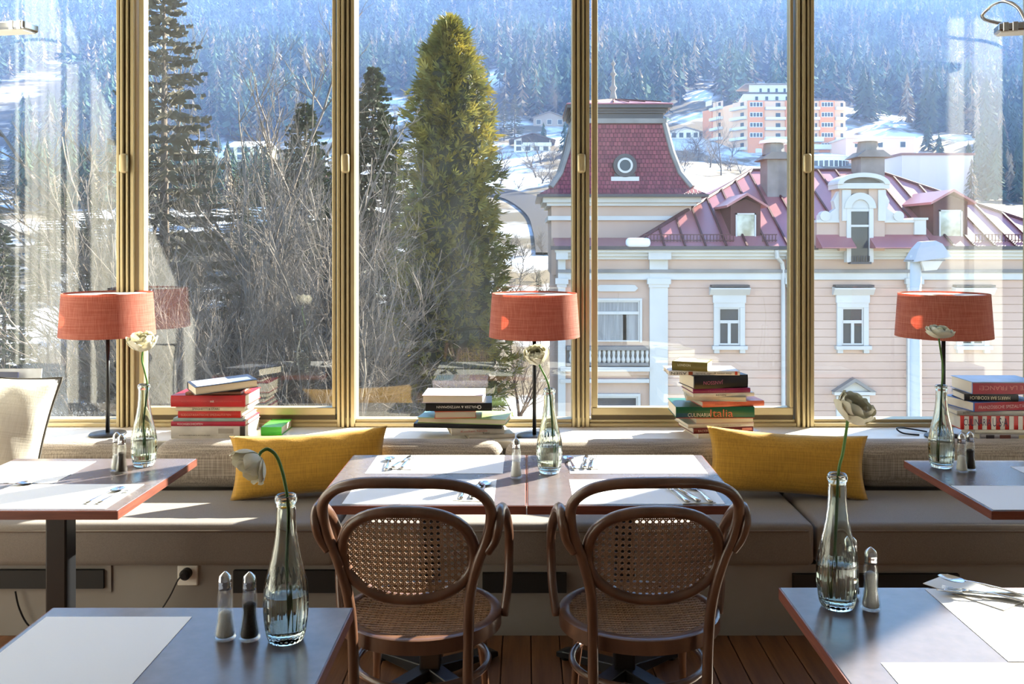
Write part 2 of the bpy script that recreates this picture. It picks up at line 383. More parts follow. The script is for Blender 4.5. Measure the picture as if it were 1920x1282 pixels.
# ================================================================ tables
def table(cx, y0, y1, w, label, pole=True):
    cyy = (y0+y1)/2; d = (y1-y0)/2; w = w/2
    t = thing('dining_table', label, 'table', (cx, cyy, 0), group='dark square cafe tables')
    MB().box(-w+.002, w-.002, -d+.002, d-.002, .722, .75).build('tabletop', table_m, t, bevel=(.0015,1))
    e = MB()
    e.box(-w-.001, w+.001, -d-.001, -d+.003, .7215, .7485).box(-w-.001, w+.001, d-.003, d+.001, .7215, .7485)
    e.box(-w-.001, -w+.003, -d, d, .7215, .7485).box(w-.003, w+.001, -d, d, .7215, .7485)
    e.build('edge_band', edge_m, t)
    MB().box(-.037,.037,-.037,.037,.03,.72).build('pole', black_metal, t, bevel=(.006,2))
    MB().box(-.2,.2,-.2,.2,.712,.7215).build('mounting_plate', black_metal, t)
    for a in range(4):
        M = Matrix.Rotation(R(45+90*a),4,'Z')
        MB().sweep([(.02,.03),(.02,.075),(.28,.04),(.31,.03),(.31,.012),(.28,.012),(.26,.02)], -.03, .03, M).build('foot', black_metal, t, bevel=(.003,1))
        MB().lathe([(0,0.0),(.016,0),(.016,.014),(0,.014)], 10, M=M@Matrix.Translation((.285,0,0))).build('foot_pad', black_metal, t)
    return t
T1 = (-.343, 2.905, 3.60, .690); T2 = (.357, 2.905, 3.60, .700)
table(*T1, 'dark square table, one of a joined pair, carrying the lone salt shaker')
table(*T2, 'dark square table, one of a joined pair, carrying the central bud vase')
table(-1.652, 2.85, 3.54, .715, 'dark square far table below the stack of mostly red books')
table(1.838, 2.85, 3.51, .715, 'dark square far table below the stack with the striped red and white book')
table(-.752, 1.40, 2.095, .70, 'dark square near table in shade with stooping white flower')
table(.978, 1.51, 2.217, .704, 'dark square near table half in sun with cupped white flower')
ZTB = .75
def mat_(x0, x1, y0, y1, label, z=ZTB, rz=0):
    o = MB().box(-(x1-x0)/2,(x1-x0)/2,-(y1-y0)/2,(y1-y0)/2,.0004,.0012).build('paper_placemat', paper_m, loc=((x0+x1)/2,(y0+y1)/2,z), rot=(0,0,rz))
    tag(o, label, 'placemat', 'white paper placemats')
mat_(-2.0,-1.668,3.17,3.49,'white paper placemat at window side of table with the shadowed shaker pair')
mat_(-1.80,-1.341,2.868,3.160,'white paper placemat on near side of far table, spoon near its corner')
mat_(-.590,-.083,3.306,3.592,'white paper placemat at window side, just beside the lone salt shaker')
mat_(-.597,-.103,2.920,3.224,'white paper placemat behind the chair nearest the shaded near table')
mat_(.165,.672,3.306,3.592,'white paper placemat at window side, just beside the central bud vase')
mat_(.157,.650,2.920,3.224,'white paper placemat behind the chair with napkin and three cutlery pieces on it')
mat_(1.489,1.98,2.857,3.14,'white paper placemat reaching the near corner of the shaded far table')
mat_(1.84,2.175,3.15,3.41,'white paper placemat at window side cut by the frame, near two shakers')
mat_(-1.088,-.757,1.55,2.04,'white paper placemat in shade on near table beside salt and pepper')
mat_(.980,1.30,1.822,2.205,'sunlit white paper placemat under heaped cutlery on the near table')
mat_(.719,1.30,1.53,1.816,'sunlit white paper placemat at nearest edge of the half sunny table')
# ================================================================ cutlery
def spoon_mesh():
    b = MB(); L = .195
    n, m = 10, 8; vs = []; fs = []
    for i in range(n+1):
        a = i/n; y = L-.062+.062*a; w = .021*math.sqrt(max(0,1-(2*a-1)**2))*(1-.12*(a-.5))
        for j in range(m+1):
            u = -1+2*j/m; vs.append((u*w, y, .004-.007*(1-u*u)*math.sin(math.pi*a)+.003))
    for i in range(n):
        for j in range(m): q = i*(m+1)+j; fs.append((q,q+1,q+m+2,q+m+1))
    b.add(vs, fs); o = len(vs)
    b.add([(x,y,z+.0012) for x,y,z in vs], [tuple(reversed(f)) for f in fs])
    b.tube([(0,.0,.003),(0,.03,.005),(0,.09,.009),(0,.125,.009),(0,L-.06,.0065)], [.0085,.0075,.004,.003,.0035], 8, flat=.35, up=(0,0,1)); return b.mesh('spoon')
def fork_mesh():
    b = MB()
    b.tube([(0,0,.003),(0,.03,.005),(0,.09,.009),(0,.125,.008),(0,.137,.006)], [.0085,.0075,.004,.003,.004], 8, flat=.35, up=(0,0,1))
    b.add([(-.003,.133,.006),(.003,.133,.006),(.012,.150,.004),(-.012,.150,.004),(-.003,.133,.0075),(.003,.133,.0075),(.012,.150,.0055),(-.012,.150,.0055)],
        [(0,3,2,1),(4,5,6,7),(0,1,5,4),(1,2,6,5),(2,3,7,6),(3,0,4,7)])
    for k in range(4):
        x = -.0102+.0068*k
        b.tube([(x,.148,.0048),(x,.17,.003),(x*.96,.195,.006)], [.0019,.0017,.0009], 6, flat=.5, up=(0,0,1))
    return b.mesh('fork')
def knife_mesh():
    b = MB()
    b.tube([(0,0,.006),(0,.02,.007),(0,.08,.006),(0,.1,.005)], [.0085,.0095,.0085,.006], 8, flat=.55, up=(0,0,1))
    b.prism([(-.006,.098),(.006,.098),(.010,.12),(.010,.18),(.004,.205),(-.002,.212),(-.006,.2)], .0035, .0052); return b.mesh('knife')
SP, FK, KN = spoon_mesh(), fork_mesh(), knife_mesh()
NK = MB().box(-.055,.055,0,.20,.0004,.0026).mesh('napkin', bevel=(.0008,1))
def lay(me, name, px, py, ang, label, z=ZTB+.0014, tilt=0):
    Y = F*(EYE-z)/(py-VY); X = (px-VX)*Y/F
    o = put(name, me, napkin_m if name == 'paper_napkin' else steel, smooth=name != 'paper_napkin', loc=(X,Y,z), rot=(R(tilt),0,R(ang)))
    tag(o, label, {'paper_napkin':'napkin'}.get(name, name), 'table cutlery' if name != 'paper_napkin' else 'paper napkins'); return o
# far table below the red books
lay(SP,'spoon',160,945,-12,'steel spoon pointing to the sunny corner of the far table')
lay(FK,'fork',182,945,-14,'steel fork beside the spoon on the sunny far table')
lay(SP,'spoon',-50,914,-75,'steel spoon lying at the frame edge on the sunny far table')
# central pair, window side
lay(NK,'paper_napkin',745,880,-8,'paper napkin at window side beside the shaker')
lay(SP,'spoon',724,882,4,'steel spoon on window-side napkin of the table with lone salt shaker',ZTB+.004)
lay(KN,'knife',735,880,-12,'steel knife on window-side napkin of the table with lone salt shaker',ZTB+.004)
lay(FK,'fork',752,879,-6,'steel fork on window-side napkin of the table with lone salt shaker',ZTB+.004)
lay(NK,'paper_napkin',1095,879,-6,'paper napkin at window side beside the central bud vase')
lay(SP,'spoon',1078,881,6,'steel spoon on window-side napkin near the central bud vase',ZTB+.004)
lay(KN,'knife',1096,879,-6,'steel knife on window-side napkin near the central bud vase',ZTB+.004)
lay(FK,'fork',1108,879,-8,'steel fork on window-side napkin near the central bud vase',ZTB+.004)
# central pair, chair side
lay(NK,'paper_napkin',880,940,-6,'paper napkin seen through the hoop of the chair nearest the shaded table')
lay(FK,'fork',864,936,-3,'steel fork behind the hoop of the chair nearest the shaded table',ZTB+.004)
lay(KN,'knife',885,936,-5,'steel knife behind the hoop of the chair nearest the shaded table',ZTB+.004)
lay(SP,'spoon',903,934,-2,'steel spoon with round bowl behind the hoop of the chair nearest the shaded table',ZTB+.004)
lay(NK,'paper_napkin',1312,944,6,'paper napkin seen through the hoop of the chair nearest the half sunny table')
lay(FK,'fork',1290,942,12,'steel fork at one side of the shaded napkin behind the chair hoop',ZTB+.004)
lay(KN,'knife',1310,942,14,'steel knife across the middle of the shaded napkin behind the chair hoop',ZTB+.004)
lay(SP,'spoon',1333,942,10,'steel spoon on the shaded napkin behind the chair hoop',ZTB+.004)
# near sunny table
lay(NK,'paper_napkin',1905,1135,35,'crumpled paper napkin on the near half sunny table')
lay(SP,'spoon',1925,1118,72,'steel spoon resting bowl up on the near half sunny table',ZTB+.012,6)
lay(KN,'knife',1935,1122,78,'steel knife on the near half sunny table',ZTB+.006)
lay(FK,'fork',1938,1132,62,'steel fork on the near half sunny table',ZTB+.006)
# ================================================================ chairs
def cane(inside, f, u0, u1, w0, w1, s=.018):
    b = MB()
    def strip(p0, d, length, wd, off):
        n = int(length/.011); run = []
        def flush():
            if len(run) > 1: b.tube([f(u,w,off) for u,w in run], wd, 4, flat=.35, up=f.up)
        for k in range(n+1):
            u = p0[0]+d[0]*k*.011; w = p0[1]+d[1]*k*.011
            if inside(u,w): run.append((u,w))
            else: flush(); run = []
        flush()
    k = 0; u = u0
    while u <= u1:
        for e in (-.0026,.0026): strip((u+e,w0),(0,1),w1-w0,.0023,0)
        u += s
    w = w0
    while w <= w1:
        for e in (-.0026,.0026): strip((u0,w+e),(1,0),u1-u0,.0023,.0012)
        w += s
    L = (u1-u0)+(w1-w0); q = math.sqrt(.5); t = -(math.ceil(L/s)+.5)*s
    while t < L:
        strip((u0+t,w0),(q,q),1.5*L,.0022,-.0012); strip((u0+t,w0),(-q,q),1.5*L,.0022,-.0016); t += s
    return b
def chair(label):
    t = thing('bentwood_armchair', label, 'chair', group='bentwood cane armchairs')
    def yb(x, z): return -.232 - .235*max(0,z-.45) - .02*max(0,.45-z)*-1.2 + .75*x*x
    side = [(.165,.0),(.164,.25),(.167,.47),(.174,.60),(.197,.70),(.221,.765),(.236,.83),(.230,.88),(.19,.92),(.128,.941),(.06,.947)]
    pts = [(-x, yb(x,z), z) for x,z in side] + [(0,yb(0,.947),.948)] + [(x, yb(x,z), z) for x,z in reversed(side)]
    MB().tube(smoothpath(pts,5), .0155, 12).build('back_hoop', wood_ch, t, smooth=True)
    ov = []
    for k in range(40):
        a = 2*math.pi*k/40; c, s_ = math.cos(a), math.sin(a)
        x = .187*math.copysign(abs(c)**.80, c); z = .725+.133*math.copysign(abs(s_)**.86, s_)
        x *= 1-.10*max(0,-(z-.725)/.133)**2
        ov.append((x, yb(x,z)+.016, z))
    MB().tube(ov, .0165, 10, closed=True).build('back_oval', wood_ch, t, smooth=True)
    def fb(u,w,off): return (u, yb(u,w)+.016+off, w)
    fb.up = (0,1,0)
    def inb(u,w):
        s_ = (w-.725)/.133; X = .187*(1-.10*max(0,-s_)**2)
        return abs(u/X)**2.45 + abs(s_)**2.3 < .99
    tag(cane(inb, fb, -.189, .189, .585, .86).build('back_cane', cane_m, t), kind='stuff')
    # seat
    ax, ay, zs = .248, .232, .468
    prof = [(.035,-.045),(.035,-.004),(.028,.0),(.004,-.001),(0,-.006),(0,-.045)]
    ring = MB(); n = 56; vs = []; fs = []; m = len(prof)
    for k in range(n):
        a = 2*math.pi*k/n; c, s_ = math.cos(a), math.sin(a)
        for dr, dz in prof: vs.append(((ax-.035+dr)*c, (ay-.035+dr)*s_, zs+dz))
    for k in range(n):
        for j in range(m): fs.append((k*m+j, ((k+1)%n)*m+j, ((k+1)%n)*m+(j+1)%m, k*m+(j+1)%m))
    auto_smooth(ring.add(vs, fs).build('seat_frame', wood_ch, t), 50)
    def fs_(u,w,off): return (u, w, zs-.004-.010*max(0,1-(u/.21)**2-(w/.2)**2)+off)
    fs_.up = (0,0,1)
    tag(cane(lambda u,w: (u/(ax-.026))**2+(w/(ay-.026))**2 < 1, fs_, -.234, .234, -.216, .216).build('seat_cane', cane_m, t), kind='stuff')
    for sx in (-1,1):
        MB().tube(smoothpath([(sx*.16,.165,.44),(sx*.175,.185,.25),(sx*.19,.215,0)],5), [.0165]*6+[.013]*5, 10).build('front_leg', wood_ch, t, smooth=True)
        pts = [(sx*.224,yb(.2,.71),.735),(sx*.246,yb(.23,.77)-.002,.77),(sx*.257,yb(.23,.82),.815),(sx*.260,yb(.23,.84)+.03,.845),(sx*.264,-.17,.825),(sx*.268,-.06,.765),(sx*.270,.03,.695),(sx*.269,.055,.63),(sx*.266,.04,.53),(sx*.254,.015,.44)]
        MB().tube(smoothpath(pts,5), .019, 10, flat=.75, up=(1,0,0)).build('armrest', wood_ch, t, smooth=True)
    rg = [(.205*math.cos(2*math.pi*k/40), .02+.19*math.sin(2*math.pi*k/40), .30) for k in range(40)]
    MB().tube(rg, .011, 10, closed=True).build('ring_stretcher', wood_ch, t, smooth=True)
    return t
c1 = chair('bentwood cane armchair overlapping the shaded near table'); c1.location = (-.322, 2.79, 0); c1.rotation_euler.z = R(-2)
c2 = copy_tree(c1); c2['label'] = 'bentwood cane armchair beside the half sunny near table'; c2.location = (.352, 2.79, 0); c2.rotation_euler.z = R(2)
# ================================================================ lamps on the sill
def table_lamp(px, Y, label):
    X = (px-VX)*Y/F
    t = thing('table_lamp', label, 'lamp', (X, Y, .655), group='red shaded lamps on the window sill')
    MB().lathe([(0,0),(.085,0),(.088,.004),(.085,.010),(.02,.013),(0,.013)], 40).build('base', black_metal, t, smooth=True)
    MB().tube([(0,0,.01),(0,0,.50)], .0095, 12).build('pole', black_metal, t, smooth=True)
    MB().lathe([(0,.475),(.026,.475),(.028,.50),(.018,.505),(.018,.56),(0,.56)], 20).build('socket', black_metal, t, smooth=True)
    s_ = auto_smooth(MB().lathe([(.221,.490),(.2065,.700),(.2045,.700),(.219,.490),(.221,.490)], 64).build('lamp_shade', shade_m, t), 50)
    auto_smooth(MB().lathe([(.058,.692),(.2045,.692),(.2045,.690),(.058,.690),(.058,.692)], 64).build('diffuser', shade_in, s_), 50)
    for a in range(3):
        M = Matrix.Rotation(R(120*a+20),4,'Z'); MB().tube([(.018,0,.545),(.1,0,.60),(.2035,0,.686)], .0015, 6, M=M).build('spider_arm', black_metal, s_)
    MB().lathe([(0,.555),(.014,.56),(.016,.58),(.028,.61),(.03,.63),(.022,.655),(0,.665)], 20).build('bulb', pm('bulb_glass','eeeae0',.3,transl=.3), t, smooth=True)
    return t
table_lamp(202, 4.42, 'red shaded lamp beside the stack of mostly red books')
table_lamp(1002, 4.37, 'red shaded lamp beside the stack with the black spine')
table_lamp(1769, 4.36, 'red shaded lamp beside the stack with the striped red and white book')
tag(MB().tube(smoothpath([(1.93,4.40,.659),(1.86,4.42,.663),(1.84,4.45,.68),(1.9,4.5,.672),(2.0,4.47,.66)],6), .004, 6).build('lamp_cable', black_metal, smooth=True), 'black cable curling on the sill beside a red shaded lamp', 'cable')
# small wall lights at the upper corners
def arm_light(head, rz, pts, label):
    t = thing('arm_light', label, 'lamp', head, rz)
    MB().box(-.13,.13,-.05,.05,-.02,.02).build('lamp_head', chrome, t, bevel=(.008,2))
    MB().box(-.12,.12,-.042,.042,-.026,-.018).build('lens', white_paint, t)
    for k in (-.1,-.06): MB().box(k-.012,k+.012,-.052,.052,-.021,.021).build('clip', steel, t, bevel=(.002,1))
    M = Matrix.Rotation(-rz,4,'Z')
    MB().tube(smoothpath([M@(Vector(p)-Vector(head)) for p in pts],6), .009, 10).build('bent_arm', chrome, t, smooth=True)
h = S(14,52,4.3); arm_light(h, R(170), [h+Vector((-.05,0,.02)), h+Vector((-.12,0,.09)), h+Vector((-.3,.02,.10)), h+Vector((-.62,.05,.02)), Vector((XL+.005,4.35,h.z-.05))], 'chrome arm light in the upper corner above the cream pillow')
h = S(1925,52,4.2); arm_light(h, R(-14), [h+Vector((.0,0,.02)), S(1908,14,4.26), S(1880,2,4.34), S(1855,14,4.42), S(1846,36,4.47), S(1850,60,4.52)+Vector((.2,0,.0)), Vector((2.655,4.598,h.z-.1))], 'chrome arched arm light in the upper corner above the shaded far table')
# ================================================================ vases, flowers, shakers
def vase_mesh():
    outer = [(0,.0015),(.030,.0),(.036,.003),(.0405,.018),(.0445,.045),(.0462,.075),(.0455,.10),(.0425,.128),(.037,.155),(.031,.18),(.0262,.205),(.0228,.23),(.0208,.255),(.0200,.285),(.0200,.293),(.0225,.296),(.0232,.302),(.0225,.308),(.0198,.311)]
    inner = [(.0165,.309),(.0163,.285),(.0170,.255),(.019,.23),(.0223,.205),(.027,.18),(.033,.155),(.0385,.128),(.0415,.10),(.042,.075),(.0405,.045),(.0365,.020),(.030,.0135),(0,.0125)]
    o = []
    def sub(p):
        q = []
        for (r0,z0),(r1,z1) in zip(p,p[1:]):
            q += [(r0,z0)]
            if abs(z1-z0) > .012: q += [((r0+r1)/2+.0004,(z0+z1)/2)]
        return q+[p[-1]]
    return MB().lathe(sub(outer)+sub(inner), 72, flute=(.004,.135,22,.0016,len(sub(outer)))).mesh('bottle')
VM = vase_mesh()
WM = MB().lathe([(0,.0128),(.0302,.0138),(.0367,.020),(.0407,.045),(.0422,.075),(.0416,.100),(.0410,.106),(0,.106)], 72).mesh('water')
def vase(x, y, label):
    t = thing('bottle_vase', label, 'vase', (x, y, ZTB+.0005), group='ribbed glass bottle vases')
    put('bottle', VM, glass_v, t, smooth=True); put('water', WM, water_m, t, smooth=True); return t
def petal_mesh(Rr, phi0, phi1, half, seed, tip=.0):
    rnd = random.Random(seed); n, m = 9, 9; vs = []; fs = []; ph = rnd.uniform(0,6)
    for j in range(m+1):
        v = j/m; phi = phi0+(phi1-phi0)*v; wdt = half*(.45+.75*math.sin(math.pi*(.12+.72*v)))*(1 if v < .8 else 1-.35*((v-.8)/.2)**2)
        for i in range(n+1):
            u = -1+2*i/n; az = u*wdt; rr = Rr*(1+.05*math.sin(4*az+ph)*v+.12*v*v*tip+.03*u*u+.05*v**4*math.sin(11*az+ph*2))
            p2 = phi - (.22+.08*math.sin(ph))*u*u*v
            vs.append((rr*math.sin(p2)*math.cos(az), rr*math.sin(p2)*math.sin(az), Rr*.95-rr*math.cos(p2)))
    for j in range(m):
        for i in range(n): q = j*(n+1)+i; fs.append((q,q+1,q+n+2,q+n+1))
    o = len(vs); vs += [(x*.985,y*.985,z+.0004) for x,y,z in vs]; fs += [tuple(reversed([i+o for i in f])) for f in fs]
    return MB().add(vs, fs).mesh('petal', recalc=False)
PET = {}
for kind, layers in {'full': [(.046,.25,1.75,.75,.5),(.041,.2,2.05,.75,.15),(.036,.2,2.3,.8,0),(.030,.2,2.55,.8,-.1),(.022,.2,2.75,.9,-.1),(.014,.2,2.9,.9,0)],
                     'cup': [(.045,.12,1.50,.72,.55),(.043,.12,1.72,.72,.30),(.038,.15,1.95,.78,.05),(.031,.15,2.2,.8,-.1),(.022,.2,2.5,.9,0)]}.items():
    PET[kind] = [[petal_mesh(r,a,b,h,11*k+j,tp) for j in range(2)] for k,(r,a,b,h,tp) in enumerate(layers)]
def flower(stem, bdir, kind, sc, label, squash=1.0):
    base = Vector(stem[0]); t = thing('ranunculus_flower', label, 'flower', base, group='white cut flowers in bottle vases')
    pts = smoothpath([Vector(p)-base for p in stem], 7)
    MB().tube(pts, [.0036]*(len(pts)-2)+[.0032,.0042], 9).build('stem', stem_m, t, smooth=True)
    M = Vector(bdir).normalized().to_track_quat('Z','Y').to_euler(); end = pts[-1]
    core = MB().lathe([(0,.004*sc),(.010*sc,.006*sc),(.014*sc,.020*sc),(.010*sc,.034*sc),(0,.038*sc)], 14).build('bloom', pm('bloom_core','d9dba8',.6), t, smooth=True, loc=end, rot=M)
    MB().lathe([(0,-.002),(.010*sc,.0),(.017*sc,.004*sc),(.02*sc,.009*sc),(0,.006*sc)], 12).build('sepal', sepal_m, core, smooth=True)
    rnd = random.Random(len(label))
    for k, L in enumerate(PET[kind]):
        cnt = 6 if kind == 'full' else 5
        for j in range(cnt):
            o = put('petal', L[j % 2], petal_m, core, smooth=True); o.scale = (sc, sc, sc*squash)
            o.rotation_euler = (rnd.uniform(-.12,.12), rnd.uniform(-.12,.12), 2*math.pi*(j+.37*k)/cnt+rnd.uniform(-.15,.15))
def VP_(px, py, Y): return S(px, py, Y)
# near, shaded table: stooping flower
v1 = (-.512, 1.921); vase(*v1, 'glass bottle vase on the shaded near table')
flower([(v1[0]+.012,v1[1],.775),(v1[0]+.002,v1[1],.90),S(541,960,1.92),S(533,900,1.92),S(520,858,1.92),S(503,842,1.915),S(490,847,1.91),S(485,856,1.90)], (-.62,-.35,-.62), 'cup', .92, 'white flower stooping on a bent stem over the shaded near table')
v2 = (.728, 2.096); vase(*v2, 'glass bottle vase on the half sunny near table')
flower([(v2[0]-.01,v2[1]+.01,.775),(v2[0]-.004,v2[1],.92),S(1572,888,2.096),S(1580,850,2.096),S(1587,805,2.09),S(1590,783,2.085)], (.35,-.30,.72), 'cup', 1.0, 'white cupped flower standing high over the half sunny near table')
v3 = (.089, 3.32); vase(*v3, 'glass bottle vase on the central pair of tables')
flower([(v3[0]+.015,v3[1],.775),(v3[0]+.012,v3[1],.90),S(1031,738,3.32),S(1025,712,3.32),S(1014,690,3.32),S(1009,678,3.31)], (-.2,-.45,.85), 'full', .95, 'white full flower below the lamp beside the stack with the black spine')
v4 = (-1.454, 3.424); vase(*v4, 'glass bottle vase on the sunny far table')
flower([(v4[0]+.01,v4[1],.775),(v4[0]-.002,v4[1],.90),S(276,728,3.424),S(272,700,3.424),S(266,675,3.424),S(268,655,3.42)], (.05,-.25,.95), 'full', 1.05, 'white full flower in front of the lamp beside the red books')
v5 = (1.575, 3.40); vase(*v5, 'glass bottle vase on the shaded far table')
flower([(v5[0]-.012,v5[1],.775),(v5[0]-.006,v5[1],.90),S(1766,722,3.40),S(1768,690,3.40),S(1764,660,3.40),S(1760,632,3.40)], (.05,-.1,.98), 'full', 1.05, 'white flattened full flower in front of the lamp by the striped book', .62)
def shaker_meshes():
    out = [(0,.001),(.021,0),(.0228,.003),(.0222,.010),(.0195,.026),(.0165,.045),(.0152,.060),(.0160,.072),(.0166,.082),(.0158,.094),(.0140,.105),(.0136,.110),(.0118,.110)]
    inn = [(.0118,.104),(.0138,.092),(.0145,.082),(.0138,.070),(.013,.058),(.0143,.043),(.0172,.025),(.0196,.011),(.018,.006),(0,.0055)]
    body = MB().lathe(out+inn, 32, flute=(.004,.1,10,.0006)).mesh('shaker_body')
    cap = MB().lathe([(.0118,.1065),(.0142,.1065),(.0146,.112),(.0138,.117),(.0146,.1195),(.0143,.126),(.0118,.135),(.006,.1405),(.002,.1435),(0,.144)], 28).mesh('cap')
    return body, cap
SB, SC_ = shaker_meshes()
def fill_mesh(level):
    prof = [(0,.0065),(.0175,.0068),(.0188,.011),(.0166,.025),(.0138,.043),(.0126,.058),(.0134,.070),(.0141,.082)]
    p = [q for q in prof if q[1] < level-.004]; r = p[-1][0]-.0005
    return MB().lathe(p+[(r,level-.004),(r*.55,level),(0,level+.002)], 28).mesh('filling')
FS, FP, FS2 = fill_mesh(.060), fill_mesh(.078), fill_mesh(.086)
def shaker(x, y, pep, label, fm=None, lvl=None):
    t = thing('pepper_shaker' if pep else 'salt_shaker', label, 'shaker', (x, y, ZTB+.0005), random.uniform(0,1), 'glass shakers with metal caps')
    put('shaker_body', SB, glass_s, t, smooth=True); put('cap', SC_, chrome, t, smooth=True)
    put('pepper_filling' if pep else 'salt_filling', fm or (FP if pep else FS), pepper_m if pep else salt_m, t, smooth=True)
shaker(-.645, 1.93, False, 'glass salt shaker on the shaded near table')
shaker(-.592, 1.928, True, 'glass pepper shaker on the shaded near table')
shaker(.802, 2.085, False, 'full glass salt shaker on the half sunny near table', FS2)
shaker(.785, 2.165, True, 'glass pepper shaker half hidden behind the vase of the cupped flower')
shaker(-.033, 3.25, False, 'lone glass salt shaker on the central pair of tables')
shaker(-1.524, 3.35, False, 'glass salt shaker on the sunny far table')
shaker(-1.490, 3.315, True, 'glass pepper shaker on the sunny far table')
shaker(1.620, 3.335, False, 'glass salt shaker on the shaded far table')
shaker(1.664, 3.36, True, 'glass pepper shaker on the shaded far table')
# ================================================================ books
page_m = pm('book_pages', 'e3d9c6', .85, c2='c9bda8', ns=1, stretch=(.4,.4,900), bump=.2, bs=1, bstretch=(.4,.4,900))
BC = {}
def cov(hexc, rough=.35):
    if hexc not in BC: BC[hexc] = pm('cover_'+hexc, hexc, rough, c2=''.join('%02x' % int(int(hexc[i:i+2],16)*.88) for i in (0,2,4)), ns=14)
    return BC[hexc]
def text_mesh(body, width, height, bold=False):
    cu = bpy.data.curves.new('lettering', 'FONT'); cu.body = body; cu.align_x = 'LEFT'; cu.align_y = 'BOTTOM_BASELINE'; cu.size = 1; cu.extrude = 0
    if bold: cu.offset = .012
    cu.resolution_u = 2
    tmp = bpy.data.objects.new('lettering', cu); col.objects.link(tmp)
    dg = bpy.context.evaluated_depsgraph_get(); me = bpy.data.meshes.new_from_object(tmp.evaluated_get(dg))
    bpy.data.objects.remove(tmp); bpy.data.curves.remove(cu)
    xs = [v.co.x for v in me.vertices]; ys = [v.co.y for v in me.vertices]
    w, h = max(xs)-min(xs), max(ys)-min(ys); x0, y0 = min(xs), min(ys)
    for v in me.vertices: v.co = ((v.co.x-x0)/w*width-width/2, (v.co.y-y0)/h*height-height/2, 0)
    me.update(); return me
def book(loc, rz, w, d, h, cover, label, spine=-1, texts=(), tilt=(0,0), cover_top=None, soft=False, name='book', extras=()):
    """w along the spine (local x), d depth; spine=-1: the spine faces the room"""
    t = thing(name, label, 'book', loc, R(rz), 'cookbooks stacked on the window sill'); t.rotation_euler.x = R(tilt[0]); t.rotation_euler.y = R(tilt[1])
    ct = .0025 if not soft else .0012; s = spine
    c = MB()
    n = 6 if h > .02 else 3; sx = s*d/2
    sp = [(sx - s*.004, 0)] + [(sx + s*.004*math.sin(math.pi*k/n), h*k/n) for k in range(n+1)] + [(sx - s*.004, h)]
    prof = [(-sx, 0)] + sp + [(-sx, h), (-sx, h-ct), (sx - s*.006, h-ct), (sx - s*.006, ct), (-sx, ct)]
    cb = c.sweepx(prof, -w/2, w/2).build('cover', cov(cover), t)
    pg = MB().box(-w/2+.004, w/2-.004, min(sx-s*.005,-sx+s*.005), max(sx-s*.005,-sx+s*.005), ct, h-ct).build('pages', page_m, t)
    if cover_top:
        for (x0,x1,y0,y1,cc) in cover_top: MB().box(x0*w/2,x1*w/2,y0*d/2,y1*d/2,h+.0001,h+.0005).build('cover_print', cov(cc,.3), t)
    for (x0,x1,z0,z1,cc) in extras:
        yy = sx+s*.0042; MB().box(x0*w/2,x1*w/2,min(yy,yy+s*.0006),max(yy,yy+s*.0006),z0*h,z1*h).build('spine_print', cov(cc,.4), t)
    for (body, xc, wd, zc, hh, cc, flip) in texts:
        me = text_mesh(body, wd*w, hh*h); yy = sx+s*.0050
        o = put('lettering', me, cov(cc,.5), t, loc=(xc*w/2, yy, zc*h)); rx = R(90) if s < 0 else R(90)
        o.rotation_euler = Euler((R(90), R(180) if flip else 0, 0)) if s < 0 else Euler((R(90), 0, R(180)))
    return t
SILL = .6556
def stack(y, rows):
    """rows bottom to top: (px_left, px_right, thickness_px, depth, yaw, cover, label, kwargs)"""
    z = SILL; k = F/y
    for (a, b, th, d, yaw, cv, label, kw) in rows:
        w = (b-a)/k; h = th/k; cx = ((a+b)/2-VX)/k
        # keep the near spine centre at depth y
        cyy = min(y + d/2, WY-.075-d/2*abs(math.cos(R(yaw)))-w/2*abs(math.sin(R(yaw))))
        z += kw.pop('dz', 0); dx = kw.pop('dx', 0); dy = kw.pop('dy', 0)
        book((cx+dx, cyy+dy, z), yaw, w, d, h, cv, label, **kw)
        z += h + .0006
# stack of mostly red books
stack(4.335, [
 (321,460,23,.24,0,'c9c3bb','thick pale grey book at the bottom of the mostly red stack',dict(texts=[('KÜCHENKLASSIKER',-.35,.42,.28,.12,'5a544e',False)],extras=[(.86,1,0,1,'3a352f'),(.28,.68,.42,.82,'a59d94')])),
 (321,460,8.5,.24,0,'a81f3c','thin crimson book with pale lettering in the mostly red stack',dict(texts=[('KOCHGESCHICHTEN',-.48,.34,.5,.42,'e6c9cc',False)])),
 (325,455,6.5,.235,0,'8fa3a0','thin grey-green book in the mostly red stack',dict()),
 (334,451,12.5,.23,0,'b8231a','red book with long pale red title in the mostly red stack',dict(texts=[('SÜDOSTASIATISCHE SPEZIALITÄTEN',-.1,.80,.5,.40,'e08a78',False)])),
 (330,459,8.5,.24,0,'d8ccb0','slim cream book with dark title in the mostly red stack',dict(texts=[('SPAGHETTI & STARS',-.12,.40,.5,.5,'3a332c',False)])),
 (322,461,21,.25,0,'b5181b','thick red book with tiny white word, second from top of its stack',dict(texts=[('mit',.12,.05,.5,.2,'f6efe8',False),('ALLE REZEPTE FÜR JEDEN TAG',-.30,.42,.5,.10,'d06a60',False),('GROSSE KÜCHENSCHULE',.55,.36,.5,.10,'d06a60',False)])),
 (346,448,6,.22,4,'8a5a44','thin brown book squeezed under the skewed book of the mostly red stack',dict(texts=[('PROMENADE',-.45,.4,.5,.5,'2a211c',False)])),
 (352,466,15,.21,30,'23283c','skewed book with white pages and blue cover on top of the mostly red stack',dict(dz=.006,spine=1,tilt=(0,-3),cover_top=[(-.9,.2,-.85,.85,'d9dbe6'),(.2,.85,-.8,.2,'8e9ac0')],dy=-.01)),
])
